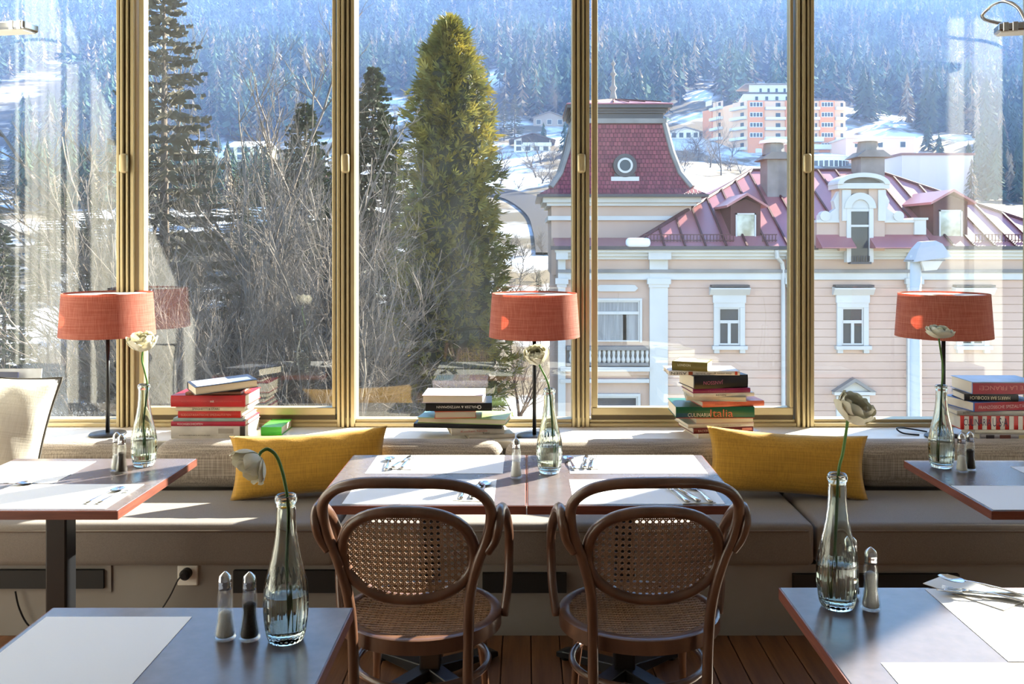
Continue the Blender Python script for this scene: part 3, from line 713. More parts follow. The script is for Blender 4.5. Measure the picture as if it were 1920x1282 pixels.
book((-1.245,4.50,SILL), 0, .10, .20, .042, '4fc23a', 'bright green book tucked behind the mostly red stack')
# stack with the black spine
stack(4.32, [
 (868,956,8,.20,16,'c8c2b8','grey paperback jutting out at the bottom of the black-spine stack',dict(soft=True)),
 (838,938,12,.20,12,'d9d2c6','white paperback with red title low in the black-spine stack',dict(soft=True,texts=[('Kochen heute',-.15,.5,.62,.3,'d8604c',False),('Toto',.3,.14,.25,.28,'3a332c',False)])),
 (778,945,8,.24,-4,'1c2028','wide dark album low in the black-spine stack',dict(dx=0)),
 (786,955,10,.22,-8,'a9c47a','pale green album showing its page edges in the black-spine stack',dict(spine=1,cover_top=[(-1,-.1,-1,1,'7fb7d2')])),
 (812,890,13.5,.20,4,'e04a22','orange book showing thick page edges in the black-spine stack',dict(spine=1,cover_top=[(.4,1,-1,1,'f07a30')])),
 (797,921,15,.20,2,'0f1014','black book with white upside-down lettering',dict(texts=[('MÄLZER & WITZIGMANN',-.05,.62,.5,.36,'f0ede6',True),('o',.62,.06,.5,.5,'f0ede6',True)])),
 (792,906,14,.22,-1,'e8d6de','pastel pink and blue book on top of the black-spine stack',dict(spine=1,cover_top=[(-.95,-.3,-.9,.9,'bcd6ea'),(.3,.95,-.9,.9,'f0c4d4')])),
])
# tall stack topped by the olive book
stack(4.33, [
 (1300,1424,11,.21,9,'ddd8ce','white book at the bottom of the tall stack',dict(texts=[('13',.85,.04,.5,.4,'5a544e',False)])),
 (1290,1408,10,.22,10,'6e1a20','dark red book low in the tall stack',dict(texts=[('BACKBUCH',-.6,.25,.5,.42,'d8b8b4',False),('KLASSISCH GUT',-.05,.4,.5,.3,'b88a88',False)],extras=[(.62,.95,.3,.8,'d8806e')])),
 (1282,1410,7,.21,8,'d6cfc4','slim white book above the dark red one in the tall stack',dict(texts=[('DIE NEUE KÜCHE',.2,.4,.5,.3,'9a938a',False)])),
 (1300,1412,10,.21,5,'c9a8a0','pale pink book right under the thick green one in the tall stack',dict(spine=1)),
 (1267,1414,21,.25,0,'0d5a40','thick green book with orange and white lettering',dict(texts=[('CULINARIA',-.41,.29,.30,.34,'e8e6da',False),('Italia',.16,.29,.46,.66,'d8735a',False)],extras=[(-1,1,0,.06,'b83a2a'),(-1,-.55,.06,.45,'114f66')])),
 (1310,1430,10,.20,8,'e0765a','salmon orange book jutting from the tall stack',dict(texts=[('Mediterrane Tapas',-.1,.5,.5,.3,'b85440',False)])),
 (1292,1404,8,.20,-7,'d5cfc2','grey-white book above the salmon orange one',dict(spine=1)),
 (1294,1412,7,.20,6,'e6e1d6','slim white book with small black title in the tall stack',dict(texts=[('REISEN',-.1,.16,.5,.5,'2a2520',False)])),
 (1294,1404,8.5,.21,6,'8c1f56','magenta book under the fat black one',dict(texts=[('Genuss',-.2,.3,.5,.3,'b85a88',False)])),
 (1290,1398,24,.20,12,'14151f','fat black book with pink upside-down title near top of the tall stack',dict(texts=[('JANSSON',-.30,.36,.5,.36,'b8678a',True)])),
 (1254,1387,8,.19,0,'ece8e0','white paperback with upside-down black title near top of the tall stack',dict(soft=True,texts=[('ASIEN',-.72,.22,.5,.62,'1c1a18',True),('Die neue große Schule',.25,.5,.5,.45,'3a3632',True)],extras=[(-.45,-.33,.1,.9,'9a4a28'),(.86,.93,.1,.9,'d04a30')])),
 (1270,1337,16.5,.14,-22,'75692a','small thick olive book on top of the tall stack',dict(texts=[('LONDON',-.3,.36,.62,.26,'e6e2c0',False)],cover_top=[(-.9,.1,-.9,.9,'d5dce6'),(.1,.9,-.9,.6,'b8c48a')])),
])
# stack with the striped book
stack(4.30, [
 (1838,1940,11,.20,0,'8a8690','grey book with mottled spine at the bottom of the striped-book stack',dict(soft=True,extras=[(-.8,-.5,.1,.9,'3a3440'),(-.3,.1,.1,.9,'6a3a34'),(.4,.8,.1,.9,'c8b890')])),
 (1830,1945,8,.21,-2,'d8d2c6','white book below the striped one',dict()),
 (1803,1945,26,.25,-1,'c9221f','thick red and white striped book with dark blue lettering',dict(
   extras=[(-.92+.235*k,-.80+.235*k,.02,.98,'e6e2dc') for k in range(8)],
   texts=[('CULINARIA',-.58,.36,.55,.50,'1c2350',False),('U·S·A',.02,.20,.55,.62,'1c2350',False)])),
 (1797,1935,9,.23,-2,'a8a5a0','grey book lying on the striped one',dict(texts=[('BISTRO',-.75,.1,.6,.4,'4a4844',False)])),
 (1812,1945,17.5,.23,10,'2a5cae','blue covered book with red spine and pale title',dict(texts=[('FRANZÖSISCHE SPEZIALITÄTEN',-.05,.82,.5,.42,'e0b8b8',False)],extras=[(-1,1,.04,.96,'a81f34')])),
 (1813,1910,13,.16,-5,'12131c','slim black book with cream upside-down title',dict(texts=[('HARRYS BAR KOCHBUCH',-.06,.74,.5,.5,'eee6c8',True)])),
 (1823,1950,23,.22,0,'8fa6cc','pale blue covered book with red spine on top of the striped-book stack',dict(texts=[('VIVE LA FRANCE!',.0,.80,.52,.36,'d88a80',True)],extras=[(-1,1,.03,.92,'a01c34')])),
])
# magazines standing on the sill behind the cream pillow
for k, (x, cc, h, lab) in enumerate(((-2.66,'232a4a',.30,'dark blue magazine leaning behind the cream pillow'),(-2.56,'c8ccd2',.31,'pale grey magazine leaning behind the cream pillow'))):
    t = thing('magazine', lab, 'magazine', (x, 4.47+.03*k, SILL), R(8*k-6)); t.rotation_euler.x = R(-10)
    MB().box(-.11,.11,-.003,.003,0,h).build('cover', cov(cc,.3), t)
    MB().box(-.108,.109,-.0018,.0018,-.0005,h+.0008).build('pages', page_m, t)
    if k == 0: MB().sweep([(-.06,.19),(0,.165),(.07,.19),(.05,.215),(0,.205),(-.04,.215)], -.0036, -.0031).build('cover_print', cov('d8383a',.3), t)
# ================================================================ the world outside
PROF = [(0,-9.5),(20,-9.5),(45,-8.6),(80,-5),(140,2.5),(200,12),(260,25),(300,34.5),(350,49),(420,76),(560,127),(800,222),(1100,340),(1500,500)]
def hgt(x, y):
    for (a,ha),(b,hb) in zip(PROF, PROF[1:]):
        if y <= b: t = max(0,(y-a)/(b-a)); h = ha+(hb-ha)*t; break
    else: h = PROF[-1][1]
    g = min(1, max(0,(y-60)/250))
    h += g*(5*math.sin(x*.013+1.2)+4*math.sin(y*.021+x*.006)+2*math.sin(x*.041+y*.03))
    h -= g*.035*max(0, x-120) if x > 0 else g*.03*max(0,-x-120)*-1
    return h
def ground_at(px, py, y0=40):
    y = y0
    while y < 1400:
        X = (px-VX)*y/F; Z = EYE-(py-VY)*y/F
        if hgt(X,y) >= Z: return Vector((X,y,hgt(X,y)))
        y *= 1.008
    return Vector((X,1400,hgt(X,1400)))
def proj(p): return VX+F*p[0]/p[1], VY-F*(p[2]-EYE)/p[1]
def inpoly(x, y, P):
    c = False; j = len(P)-1
    for i in range(len(P)):
        if (P[i][1] > y) != (P[j][1] > y) and x < (P[j][0]-P[i][0])*(y-P[i][1])/(P[j][1]-P[i][1])+P[i][0]: c = not c
        j = i
    return c
# open snow fields on the slope (outlines on the ground as they are seen from the room)
CLEAR = [[(885,148),(968,118),(975,130),(935,165),(890,172)], [(655,200),(760,175),(800,190),(800,330),(655,330)], [(1245,225),(1320,150),(1345,105),(1352,150),(1325,215),(1330,260),(1245,262)],
 [(1395,190),(1440,132),(1446,150),(1432,200)], [(-60,190),(60,135),(180,96),(190,108),(90,160),(-60,235)], [(1570,220),(1640,228),(1735,208),(1730,250),(1570,262)], [(930,225),(1075,235),(1090,470),(930,470)],
 [(1240,235),(1330,235),(1345,330),(1240,340)], [(-80,265),(30,280),(30,400),(-80,400)], [(100,540),(240,430),(330,500),(250,660),(90,660)],[(340,262),(660,262),(660,375),(340,375)],[(90,320),(240,320),(240,375),(90,375)],[(420,390),(620,390),(620,450),(420,450)],[(1590,250),(1830,250),(1830,390),(1590,390)]]
# ---------------- terrain
xs = [-900+ i*15 for i in range(121)]; ys = []; y = 9.0
while y < 1400: ys.append(y); y *= 1.028
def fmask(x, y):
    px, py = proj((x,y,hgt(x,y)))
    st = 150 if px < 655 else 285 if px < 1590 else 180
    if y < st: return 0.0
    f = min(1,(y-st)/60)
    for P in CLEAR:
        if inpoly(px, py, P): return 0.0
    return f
def floor_wear(x, y):                      # thawed ground: the garden below the window, the field inside the road bend
    px, py = proj((x,y,hgt(x,y)))
    if inpoly(px, py, [(890,388),(1000,388),(1038,430),(1022,455),(920,458)]): return .55
    return .72*max(0, min(1, (160-y)/40)) if px < 930 else 0
gm = MB(); nx = len(xs); fm = []
for y in ys:
    k = max(.09, min(1, y/900))
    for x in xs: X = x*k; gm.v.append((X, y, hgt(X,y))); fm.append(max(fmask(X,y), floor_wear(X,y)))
for j in range(len(ys)-1):
    for i in range(nx-1): q = j*nx+i; gm.f.append((q,q+1,q+nx+1,q+nx))
me = gm.mesh('hillside', recalc=False)
at = me.color_attributes.new('forest_floor', 'FLOAT_COLOR', 'POINT')
for i, f in enumerate(fm): at.data[i].color = (f,f,f,1)
m = bpy.data.materials.new('snowy_ground'); m.use_nodes = True; nt = m.node_tree; N = nt.nodes; L = nt.links; b = N['Principled BSDF']; b.inputs['Roughness'].default_value = .8
b.inputs['Specular IOR Level'].default_value = .15
tc = N.new('ShaderNodeTexCoord'); nz = N.new('ShaderNodeTexNoise'); nz.inputs['Scale'].default_value = .045; nz.inputs['Detail'].default_value = 9; nz.inputs['Roughness'].default_value = .62; L.new(tc.outputs['Object'], nz.inputs['Vector'])
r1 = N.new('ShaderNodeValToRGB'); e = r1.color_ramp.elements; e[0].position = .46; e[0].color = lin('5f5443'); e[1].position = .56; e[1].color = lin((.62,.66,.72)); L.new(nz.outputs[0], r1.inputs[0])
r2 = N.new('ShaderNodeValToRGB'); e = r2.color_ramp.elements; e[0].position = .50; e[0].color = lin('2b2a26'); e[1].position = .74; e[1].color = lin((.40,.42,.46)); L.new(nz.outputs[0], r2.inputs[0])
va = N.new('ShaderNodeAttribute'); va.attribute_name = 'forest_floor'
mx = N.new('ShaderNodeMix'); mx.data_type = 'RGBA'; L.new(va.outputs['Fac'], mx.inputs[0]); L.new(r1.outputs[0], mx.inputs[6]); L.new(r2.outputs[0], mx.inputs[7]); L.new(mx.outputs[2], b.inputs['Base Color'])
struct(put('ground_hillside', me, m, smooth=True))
# ---------------- haze over the valley
hz = bpy.data.materials.new('valley_haze'); hz.use_nodes = True; nt = hz.node_tree; nt.nodes.remove(nt.nodes['Principled BSDF'])
vs_ = nt.nodes.new('ShaderNodeVolumeScatter'); vs_.inputs['Color'].default_value = (.26,.44,1,1); vs_.inputs['Density'].default_value = .00064; vs_.inputs['Anisotropy'].default_value = .0
nt.links.new(vs_.outputs[0], nt.nodes['Material Output'].inputs['Volume'])
hb = MB().box(-950,950,120,1380,-30,300).build('haze', hz); tag(hb, 'thin blue haze filling the valley before the forest', 'haze', kind='stuff')
# ---------------- forest
needle_far = pm('forest_needles', '1e2e25', .95, c2='566e5c', ns=.07, nf=.52, spec=.05, detail=1); larch_far = pm('larch_twigs', '9a8a74', .9, c2='756856', ns=.03, spec=.05)
needle_mid = pm('spruce_needles', '39402c', .7, c2='27301f', ns=2.2, transl=.15); thuja_m = pm('thuja_leaf', '94822e', .65, c2='46501f', ns=1.1, transl=.25, detail=6)
bark = pm('bark', '5a4c40', .9, c2='3c322a', ns=3, bump=.3, bs=8); twig_m = pm('twigs', '766a5f', .85, c2='4c433b', ns=2)
def conifer(seed, n=64, larch=False):
    rnd = random.Random(seed); b = MB()
    for i in range(n):
        t = (i+rnd.random())/n; z = .06+.92*t**.9; r = (.185 if not larch else .15)*(1-t)**.8*rnd.uniform(.75,1.15)+.014
        a = rnd.uniform(0,6.283); w = rnd.uniform(.28,.5)*(1 if n < 100 else .6); zd = rnd.uniform(.02,.07)+r*.25
        b.add([(0,0,z+.06),(r*math.cos(a-w),r*math.sin(a-w),z-zd*.6),(r*1.15*math.cos(a),r*1.15*math.sin(a),z-zd),(r*math.cos(a+w),r*math.sin(a+w),z-zd*.6)], [(0,1,2),(0,2,3)])
    b.tube([(0,0,-.05),(0,0,.97)], [.012,.003], 3)
    return b
CON = [conifer(s, 34) for s in range(5)]; LAR = [conifer(50+s, 30, True) for s in range(3)]; CONF = [conifer(80+s, 190) for s in range(5)]; LARF = [conifer(90+s, 130, True) for s in range(3)]
rnd = random.Random(21); spots = []
y = 155.0
while y < 1150:
    half = y*.75; step = 4.4+ y*.0040
    x = -half
    while x < half:
        X = x+rnd.uniform(-.5,.5)*step; Y = y+rnd.uniform(-.5,.5)*step; Z = hgt(X,Y); px, py = proj((X,Y,Z))
        x += step*rnd.uniform(.7,1.3)
        if fmask(X,Y) < .3 and rnd.random() > .015: continue
        if py < -330 or px < -450 or px > 2370: continue
        if any(inpoly(px, py-hh, P) for P in CLEAR[:6] for hh in (9*F/Y, 16*F/Y)): continue
        if 1290 < px < 1610 and py > 176 and Y < 330: continue
        if math.sin(X*.031+Y*.012)+math.sin(Y*.045-X*.01) > 1.72: continue
        spots.append((Y, X, Z, rnd.random(), (rnd.uniform(11,21) if Y > 300 else rnd.uniform(8,13)), rnd.uniform(0,6.28), px, py))
    y += step*.95
vis = sorted([s for s in spots if 0 < s[6] < 1920 and s[7] > 40])
near = set(id(s) for s in vis[:300])
cm = [b.mesh('crown_%d' % i, recalc=False) for i, b in enumerate(CONF)]; lm = [b.mesh('larch_crown_%d' % i, recalc=False) for i, b in enumerate(LARF)]
fb_ = MB(); lb_ = MB()
for s in spots:
    Y, X, Z, r, h, a, px, py = s; lar = r < .15
    if id(s) in near:
        o = put('forest_larch' if lar else 'forest_conifer', (lm[int(a*9)%3] if lar else cm[int(a*9)%5]), larch_far if lar else needle_far, loc=(X,Y,Z), rot=(0,0,a)); o.scale = (h*1.1,h*1.1,h)
        tag(o, 'pale leafless larch at the lower edge of the hazy forest' if lar else 'dark conifer at the lower edge of the hazy forest', 'tree', 'larches at the forest edge' if lar else 'conifers at the forest edge')
    else:
        src = (LAR[int(a*9)%3] if lar else CON[int(a*9)%5]); M = Matrix.Translation((X,Y,Z))@Matrix.Rotation(a,4,'Z')@Matrix.Diagonal((h*1.1,h*1.1,h,1))
        (lb_ if lar else fb_).add(src.v, src.f, M)
tag(fb_.build('conifer_forest', needle_far, recalc=False), 'hazy blue-green conifer forest covering the mountainside', 'forest', kind='stuff')
tag(lb_.build('larch_forest', larch_far, recalc=False), 'pale brown leafless larches scattered through the forest', 'forest', kind='stuff')
# ---------------- nearer trees
def spruce(px, py_top, Y, label, width=.19, sparse=1.0, seed=1, name='spruce_tree', mat=None, droop=.32):
    X = (px-VX)*Y/F; z0 = hgt(X,Y); H = EYE-(py_top-VY)*Y/F - z0; rnd = random.Random(seed)
    t = thing(name, label, 'tree', (X,Y,z0), group='trees in the garden below the window')
    MB().tube([(0,0,-.3),(rnd.uniform(-.1,.1),0,H*.5),(0,0,H)], [H*.014,H*.009,.01], 7).build('trunk', bark, t, smooth=True)
    b = MB(); br = MB(); z = H*.12
    while z < H*.985:
        f = 1-z/H; L0 = H*width*(f**.75)*(1.05-.25*math.exp(-f*12))+.12
        nb = max(4, int((5+3*rnd.random())*sparse))
        a0 = rnd.uniform(0,6.28)
        for k in range(nb):
            a = a0+2*math.pi*k/nb+rnd.uniform(-.3,.3); Lb = L0*rnd.uniform(.65,1.15); d = Vector((math.cos(a),math.sin(a),0)); s_ = Vector((-d.y,d.x,0))
            zz = z+rnd.uniform(-.1,.1)
            def P(u): return d*(Lb*u)+Vector((0,0,zz+Lb*(.10*u-droop*u*u+.16*u**4)))
            br.tube([P(0),P(.5),P(1)], [.02+Lb*.012,.012+Lb*.006,.006], 3)
            nt_ = max(5,int(Lb*5.5))
            for q in range(nt_):
                u = .18+.82*(q+rnd.random())/nt_; p = P(u); tl = (.16+.26*Lb*(1-u*.75))*rnd.uniform(.6,1.2)
                for sg in (-1,1):
                    dirv = (d*.55+s_*sg*.8+Vector((0,0,rnd.uniform(-.75,.05)))).normalized(); e = p+dirv*tl; wv = Vector((0,0,.06+.075*tl))+d*.06
                    m1 = p+dirv*tl*.45
                    b.add([p, m1+wv+s_*.02, e, m1-wv], [(0,1,2,3)])
        z += (.22+.40*f*rnd.uniform(.7,1.2))*max(.5,H/16)/max(.6,sparse)
    br.build('branches', bark, t, recalc=False); b.build('needles', mat or needle_mid, t, recalc=False)
    return t
def thuja(px, py_top, Y, label):
    X = (px-VX)*Y/F; z0 = hgt(X,Y); H = EYE-(py_top-VY)*Y/F - z0; rnd = random.Random(4)
    t = thing('thuja_tree', label, 'tree', (X,Y,z0), group='trees in the garden below the window')
    MB().tube([(0,0,-.3),(0,0,H*.9)], [.28,.05], 8).build('trunk', bark, t, smooth=True)
    k = Y/F
    def rad(z, a):
        py = VY-(z0+z-EYE)/k                      # silhouette half width by height
        T = [(40,.3),(60,20),(110,42),(170,60),(250,72),(330,84),(420,95),(560,100),(720,100),(1400,105)]
        for (a0,w0),(a1,w1) in zip(T,T[1:]):
            if py <= a1: w = w0+(w1-w0)*max(0,(py-a0)/(a1-a0)); break
        else: w = 100
        return w*k*(1+.26*math.sin(3*a+z*.9)*math.sin(z*1.7+a)+.14*math.sin(7*a-z*2.3))
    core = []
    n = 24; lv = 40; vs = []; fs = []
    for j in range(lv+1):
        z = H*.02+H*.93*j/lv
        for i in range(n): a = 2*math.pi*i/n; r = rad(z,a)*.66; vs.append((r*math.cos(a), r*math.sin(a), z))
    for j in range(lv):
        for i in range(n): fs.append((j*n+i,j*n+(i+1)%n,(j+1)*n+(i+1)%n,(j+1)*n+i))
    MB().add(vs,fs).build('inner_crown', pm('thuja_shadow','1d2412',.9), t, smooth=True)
    b = MB()
    for q in range(5600):
        z = H*rnd.uniform(.25,1.0); a = rnd.uniform(0,6.28); r0 = rad(z,a)*rnd.uniform(.62,1.0)
        p = Vector((r0*math.cos(a), r0*math.sin(a), z)); d = Vector((math.cos(a)*.8+rnd.uniform(-.5,.5), math.sin(a)*.8+rnd.uniform(-.5,.5), rnd.uniform(-.15,.95))).normalized()
        s_ = d.orthogonal().normalized(); s_.rotate(Matrix.Rotation(rnd.uniform(0,6.28),3,d)); ln = rnd.uniform(.26,.56)
        for w in range(5):
            ang = (w-2)*.38; dv = d*math.cos(ang)+s_*math.sin(ang); dv.z -= .25*abs(ang); L1 = ln*(1-.16*abs(w-2)); wv = s_.cross(d)*.02+(s_*math.cos(ang)-d*math.sin(ang))*.028
            b.add([p+dv*.02, p+dv*L1*.55+wv, p+dv*L1, p+dv*L1*.55-wv], [(0,1,2,3)])
    b.build('foliage', thuja_m, t, recalc=False); return t
def bare(px, py_top, Y, label, seed, lean=0, trunk=.016, spread=.62, depth=6, group='bare trees in the garden below the window'):
    X = (px-VX)*Y/F; z0 = hgt(X,Y); H = EYE-(py_top-VY)*Y/F - z0; rnd = random.Random(seed)
    t = thing('bare_tree', label, 'tree', (X,Y,z0), group=group)
    tk = MB(); tw = MB()
    def grow(p, d, L, r, k):
        n = 3; pts = [p]; rs = [r]
        for i in range(n):
            d = (d+Vector((rnd.uniform(-.22,.22),rnd.uniform(-.22,.22),rnd.uniform(-.05,.16)))).normalized(); pts.append(pts[-1]+d*(L/n)); rs.append(r*(1-.30*(i+1)/n))
        (tk if k < 3 else tw).tube(pts, rs, 6 if k < 2 else 3)
        if k >= depth: return
        for c in range(3 if k < 4 else 2+(rnd.random() < .5)):
            f = rnd.uniform(.45,1.0); q = pts[min(n,int(f*n))]; ax = d.orthogonal().normalized(); ax.rotate(Matrix.Rotation(rnd.uniform(0,6.28),3,d))
            nd = (d+ax*spread*rnd.uniform(.6,1.5)).normalized(); grow(q, nd, L*rnd.uniform(.55,.82), max(.0045,r*.52), k+1)
        if k < 4: grow(pts[-1], d, L*.8, r*.62, k+1)
    grow(Vector((0,0,-.3)), Vector((lean,0,1)).normalized(), H*.36, H*trunk, 0)
    tk.build('trunk', bark, t, smooth=True, recalc=False); tw.build('twigs', twig_m, t, recalc=False); return t
thuja(845, 38, 32, 'dense yellow-green thuja rising before the snowy slope')
spruce(700, 118, 40, 'dark spruce half hidden behind the dense thuja', .23, 1.35, 3)
spruce(308, -70, 30, 'tall thin pine with sparse drooping branches', .19, 1.05, 9, 'pine_tree', pm('pine_needles','5a5340',.8,c2='3c3a2a',ns=2), .22)
spruce(572, 182, 44, 'bushy spruce among the bare trees', .25, 1.3, 12)
spruce(5, 420, 48, 'dark spruce at the frame edge behind the cream pillow', .22, 1.0, 15)
spruce(205, 470, 55, 'dark spruce behind the lamp beside the red books', .25, 1.0, 17)
spruce(620, 500, 60, 'low dark spruce behind the bare trees near a window post', .3, 1.1, 19)
spruce(330, 430, 62, 'low dark spruce behind the tall thin pine', .3, 1.1, 23)
for a in ((430,150,30,'bare many-branched tree closest to the tall thin pine',31,.02),(470,175,33,'bare forked tree in front of the pale yellow house',37,-.06),(520,330,27,'small bare tree with pale twigs below the bushy spruce',41,.1),
          (390,300,26,'low bare tree leaning beneath the tall thin pine',43,.25),(610,300,36,'bare tree beside the window post next to the thuja spruce pair',47,.0),(330,420,25,'low bare shrub tree at the foot of the tall thin pine',53,-.1),
          (150,520,34,'bare tree behind the lamp beside the red books',59,.1),(690,430,28,'bare thin tree in front of the dark half hidden spruce',61,-.05),(985,560,45,'bare shrub tree beside the dense thuja base',67,0),(590,560,30,'bare shrub low beside the window post',71,.1),(455,520,24,'bare shrub right behind the red books',73,-.1)):
    bare(a[0],a[1],a[2],a[3],a[4],a[5], depth=7 if a[2] < 40 else 6)
for px, pyb, hgt_px, lab, sd in ((1352,330,120,'bare larch standing before the big pink apartment block',81),(1120,300,110,'pale bare tree behind the tower roof',83),(1043,235,90,'pale bare tree above the chalet',85),(960,500,60,'bare shrub on the snowy bank beside the road',87),(1020,480,55,'small bare tree on the bank near the tower corner',89)):
    g = ground_at(px, pyb); py = pyb-hgt_px; bare(px, py, g.y, lab, sd, 0, .012, .5, 5, 'bare trees on the snowy slope')
for px, pyb, hp, lab, sd in ((945,265,80,'dark spruce at one end of the chalet trees',91),(965,270,95,'tallest dark spruce beside the chalet',92),(925,272,60,'shortest dark spruce beside the chalet',93)):
    g = ground_at(px, pyb); spruce(px, pyb-hp, g.y, lab, .22, .8, sd)

# thicket of spruces filling the valley floor behind the bare trees
tk0 = [spruce(-3000, 0, 70, 'x', .24, .9, 100+i, 'thicket_spruce') for i in range(3)]
base_h = [max((v.co.z for v in [c for c in col.objects if c.parent == t and c.name.startswith('trunk')][0].data.vertices)) for t in tk0]
rnd = random.Random(77); first = [True]*3; cnt = 0
for px, py, hp in [(rnd.uniform(-60,230), rnd.uniform(340,640), rnd.uniform(90,170)) for _ in range(22)]+[(rnd.uniform(270,660), rnd.uniform(400,680), rnd.uniform(100,200)) for _ in range(30)]+[(rnd.uniform(655,960), rnd.uniform(480,660), rnd.uniform(110,190)) for _ in range(10)]+[(1010,560,60),(1035,575,70),(975,620,90)]:
    g = ground_at(px, py, 55); i = cnt % 3
    o = tk0[i] if first[i] else copy_tree(tk0[i]); first[i] = False
    k = hp*g.y/F/base_h[i]; o.location = g-Vector((0,0,.3)); o.scale = (k,k,k); o.rotation_euler.z = rnd.uniform(0,6); cnt += 1
    tag(o, 'dark spruce in the thicket on the valley floor', 'tree', 'spruces in the valley thicket')

# bare shrubs dotted over the snowy slope
sh = [bare(-3000, 0, 70, 'x', 200+i, 0, .02, .9, 4) for i in range(3)]; rnd = random.Random(5)
places = [(rnd.uniform(935,1065), rnd.uniform(300,360)) for _ in range(14)]+[(rnd.uniform(940,1060), rnd.uniform(465,560)) for _ in range(12)]+[(rnd.uniform(1255,1400), rnd.uniform(262,330)) for _ in range(16)]+[(rnd.uniform(660,780), rnd.uniform(215,330)) for _ in range(8)]
for n_, (px, py) in enumerate(places):
    g = ground_at(px, py, 60); o = sh[n_] if n_ < 3 else copy_tree(sh[n_ % 3])
    k = rnd.uniform(14,26)*g.y/F/10.; o.location = g-Vector((0,0,.2)); o.scale = (k*1.3,k*1.3,k*.8); o.rotation_euler.z = rnd.uniform(0,6); o.name = 'bare_shrub'
    tag(o, 'small bare shrub dotted on the open snowy slope', 'shrub', 'bare shrubs on the snowy slope')
# ================================================================ the pink palace across the street
BY = 30.0; BK = BY/F
def bx(px): return (px-VX)*BK
def bz(py): return EYE-(py-VY)*BK
pink = pm('facade_pink', 'cbae9c', .85, c2='c0a18f', ns=.6); pink2 = pm('facade_pink_smooth', 'c5aa98', .85, c2='b89b88', ns=.5)
trim_w = pm('facade_white', 'cbc8c2', .8, c2='bfbcb6', ns=.8); trim_g = pm('facade_grey', '8f8a86', .85, c2='77726e', ns=1.2)
roof_m = pm('roof_sheet', 'a8686a', .40, c2='985a5a', ns=.5, spec=.7); seam_m = pm('roof_seam', '4e2022', .6); gut_m = pm('gutter', '4a4648', .5, .3)
stone_m = pm('chimney_stone', '8a8480', .9, c2='736d69', ns=2, bump=.2, bs=10)
glass_d = pm('house_pane', '232a34', .12, c2='313a46', ns=.9, spec=.35); curtain_p = pm('house_curtain_pane', '8f9296', .3, c2='6c7076', ns=14, stretch=(1,1,.05))
joint_m = pm('facade_joint', '9c8a84', .9)
palace = thing('palace', 'pale pink palace with red sheet roof and corner tower', 'building', (bx(1200), BY, hgt(bx(1200),BY)))
PO = Vector(palace.location)
def PB(): return MB()
def pbuild(b, name, mat, parent=palace, **k):
    if parent is palace: b.v = [(x-PO.x, y-PO.y, z-PO.z) for x,y,z in b.v]
    else:
        q = parent.get('_o'); b.v = [(x-q[0], y-q[1], z-q[2]) for x,y,z in b.v]
    return b.build(name, mat, parent, **k)
def ppart(b, name, mat, parent=palace, **k):
    o = pbuild(b, name, mat, parent, **k); o['_o'] = tuple(PO); return o
x0, x1 = bx(1046), 18.6; ye = bz(463)
# body
ppart(PB().box(x0, x1, BY, BY+10, PO.z-.5, ye), 'wall', pink2)
# rustication boards between the windows
tops = [525+15.3*k for k in range(19)]
for k in range(18):
    a, c = tops[k], tops[k+1]
    ppart(PB().box(bx(1252), x1, BY-.05, BY, bz(c)+.018, bz(a)), 'wall_board', pink)
for k in range(7):
    a, c = 815+16*k, 831+16*k
    ppart(PB().box(bx(1252), x1, BY-.05, BY, bz(c)+.018, bz(a)), 'wall_board', pink)
# frieze, string course, cornice
for nm, a, c, p, mt, xa in (('cornice',466,473,.42,trim_w,1040),('cornice_step',473,480,.26,trim_w,1042),('frieze_band',480,486,.12,trim_w,1044),('string_course',511,524,.14,trim_w,1046),('string_step',505,511,.20,trim_g,1046)):
    ppart(PB().box(bx(xa), x1+p, BY-p, BY, bz(c), bz(a)), nm, mt)
ppart(PB().box(bx(1032), bx(1525), BY-.52, BY-.38, bz(468), bz(461)), 'gutter', gut_m); ppart(PB().box(bx(1725), x1+.5, BY-.52, BY-.38, bz(468), bz(461)), 'gutter', gut_m)
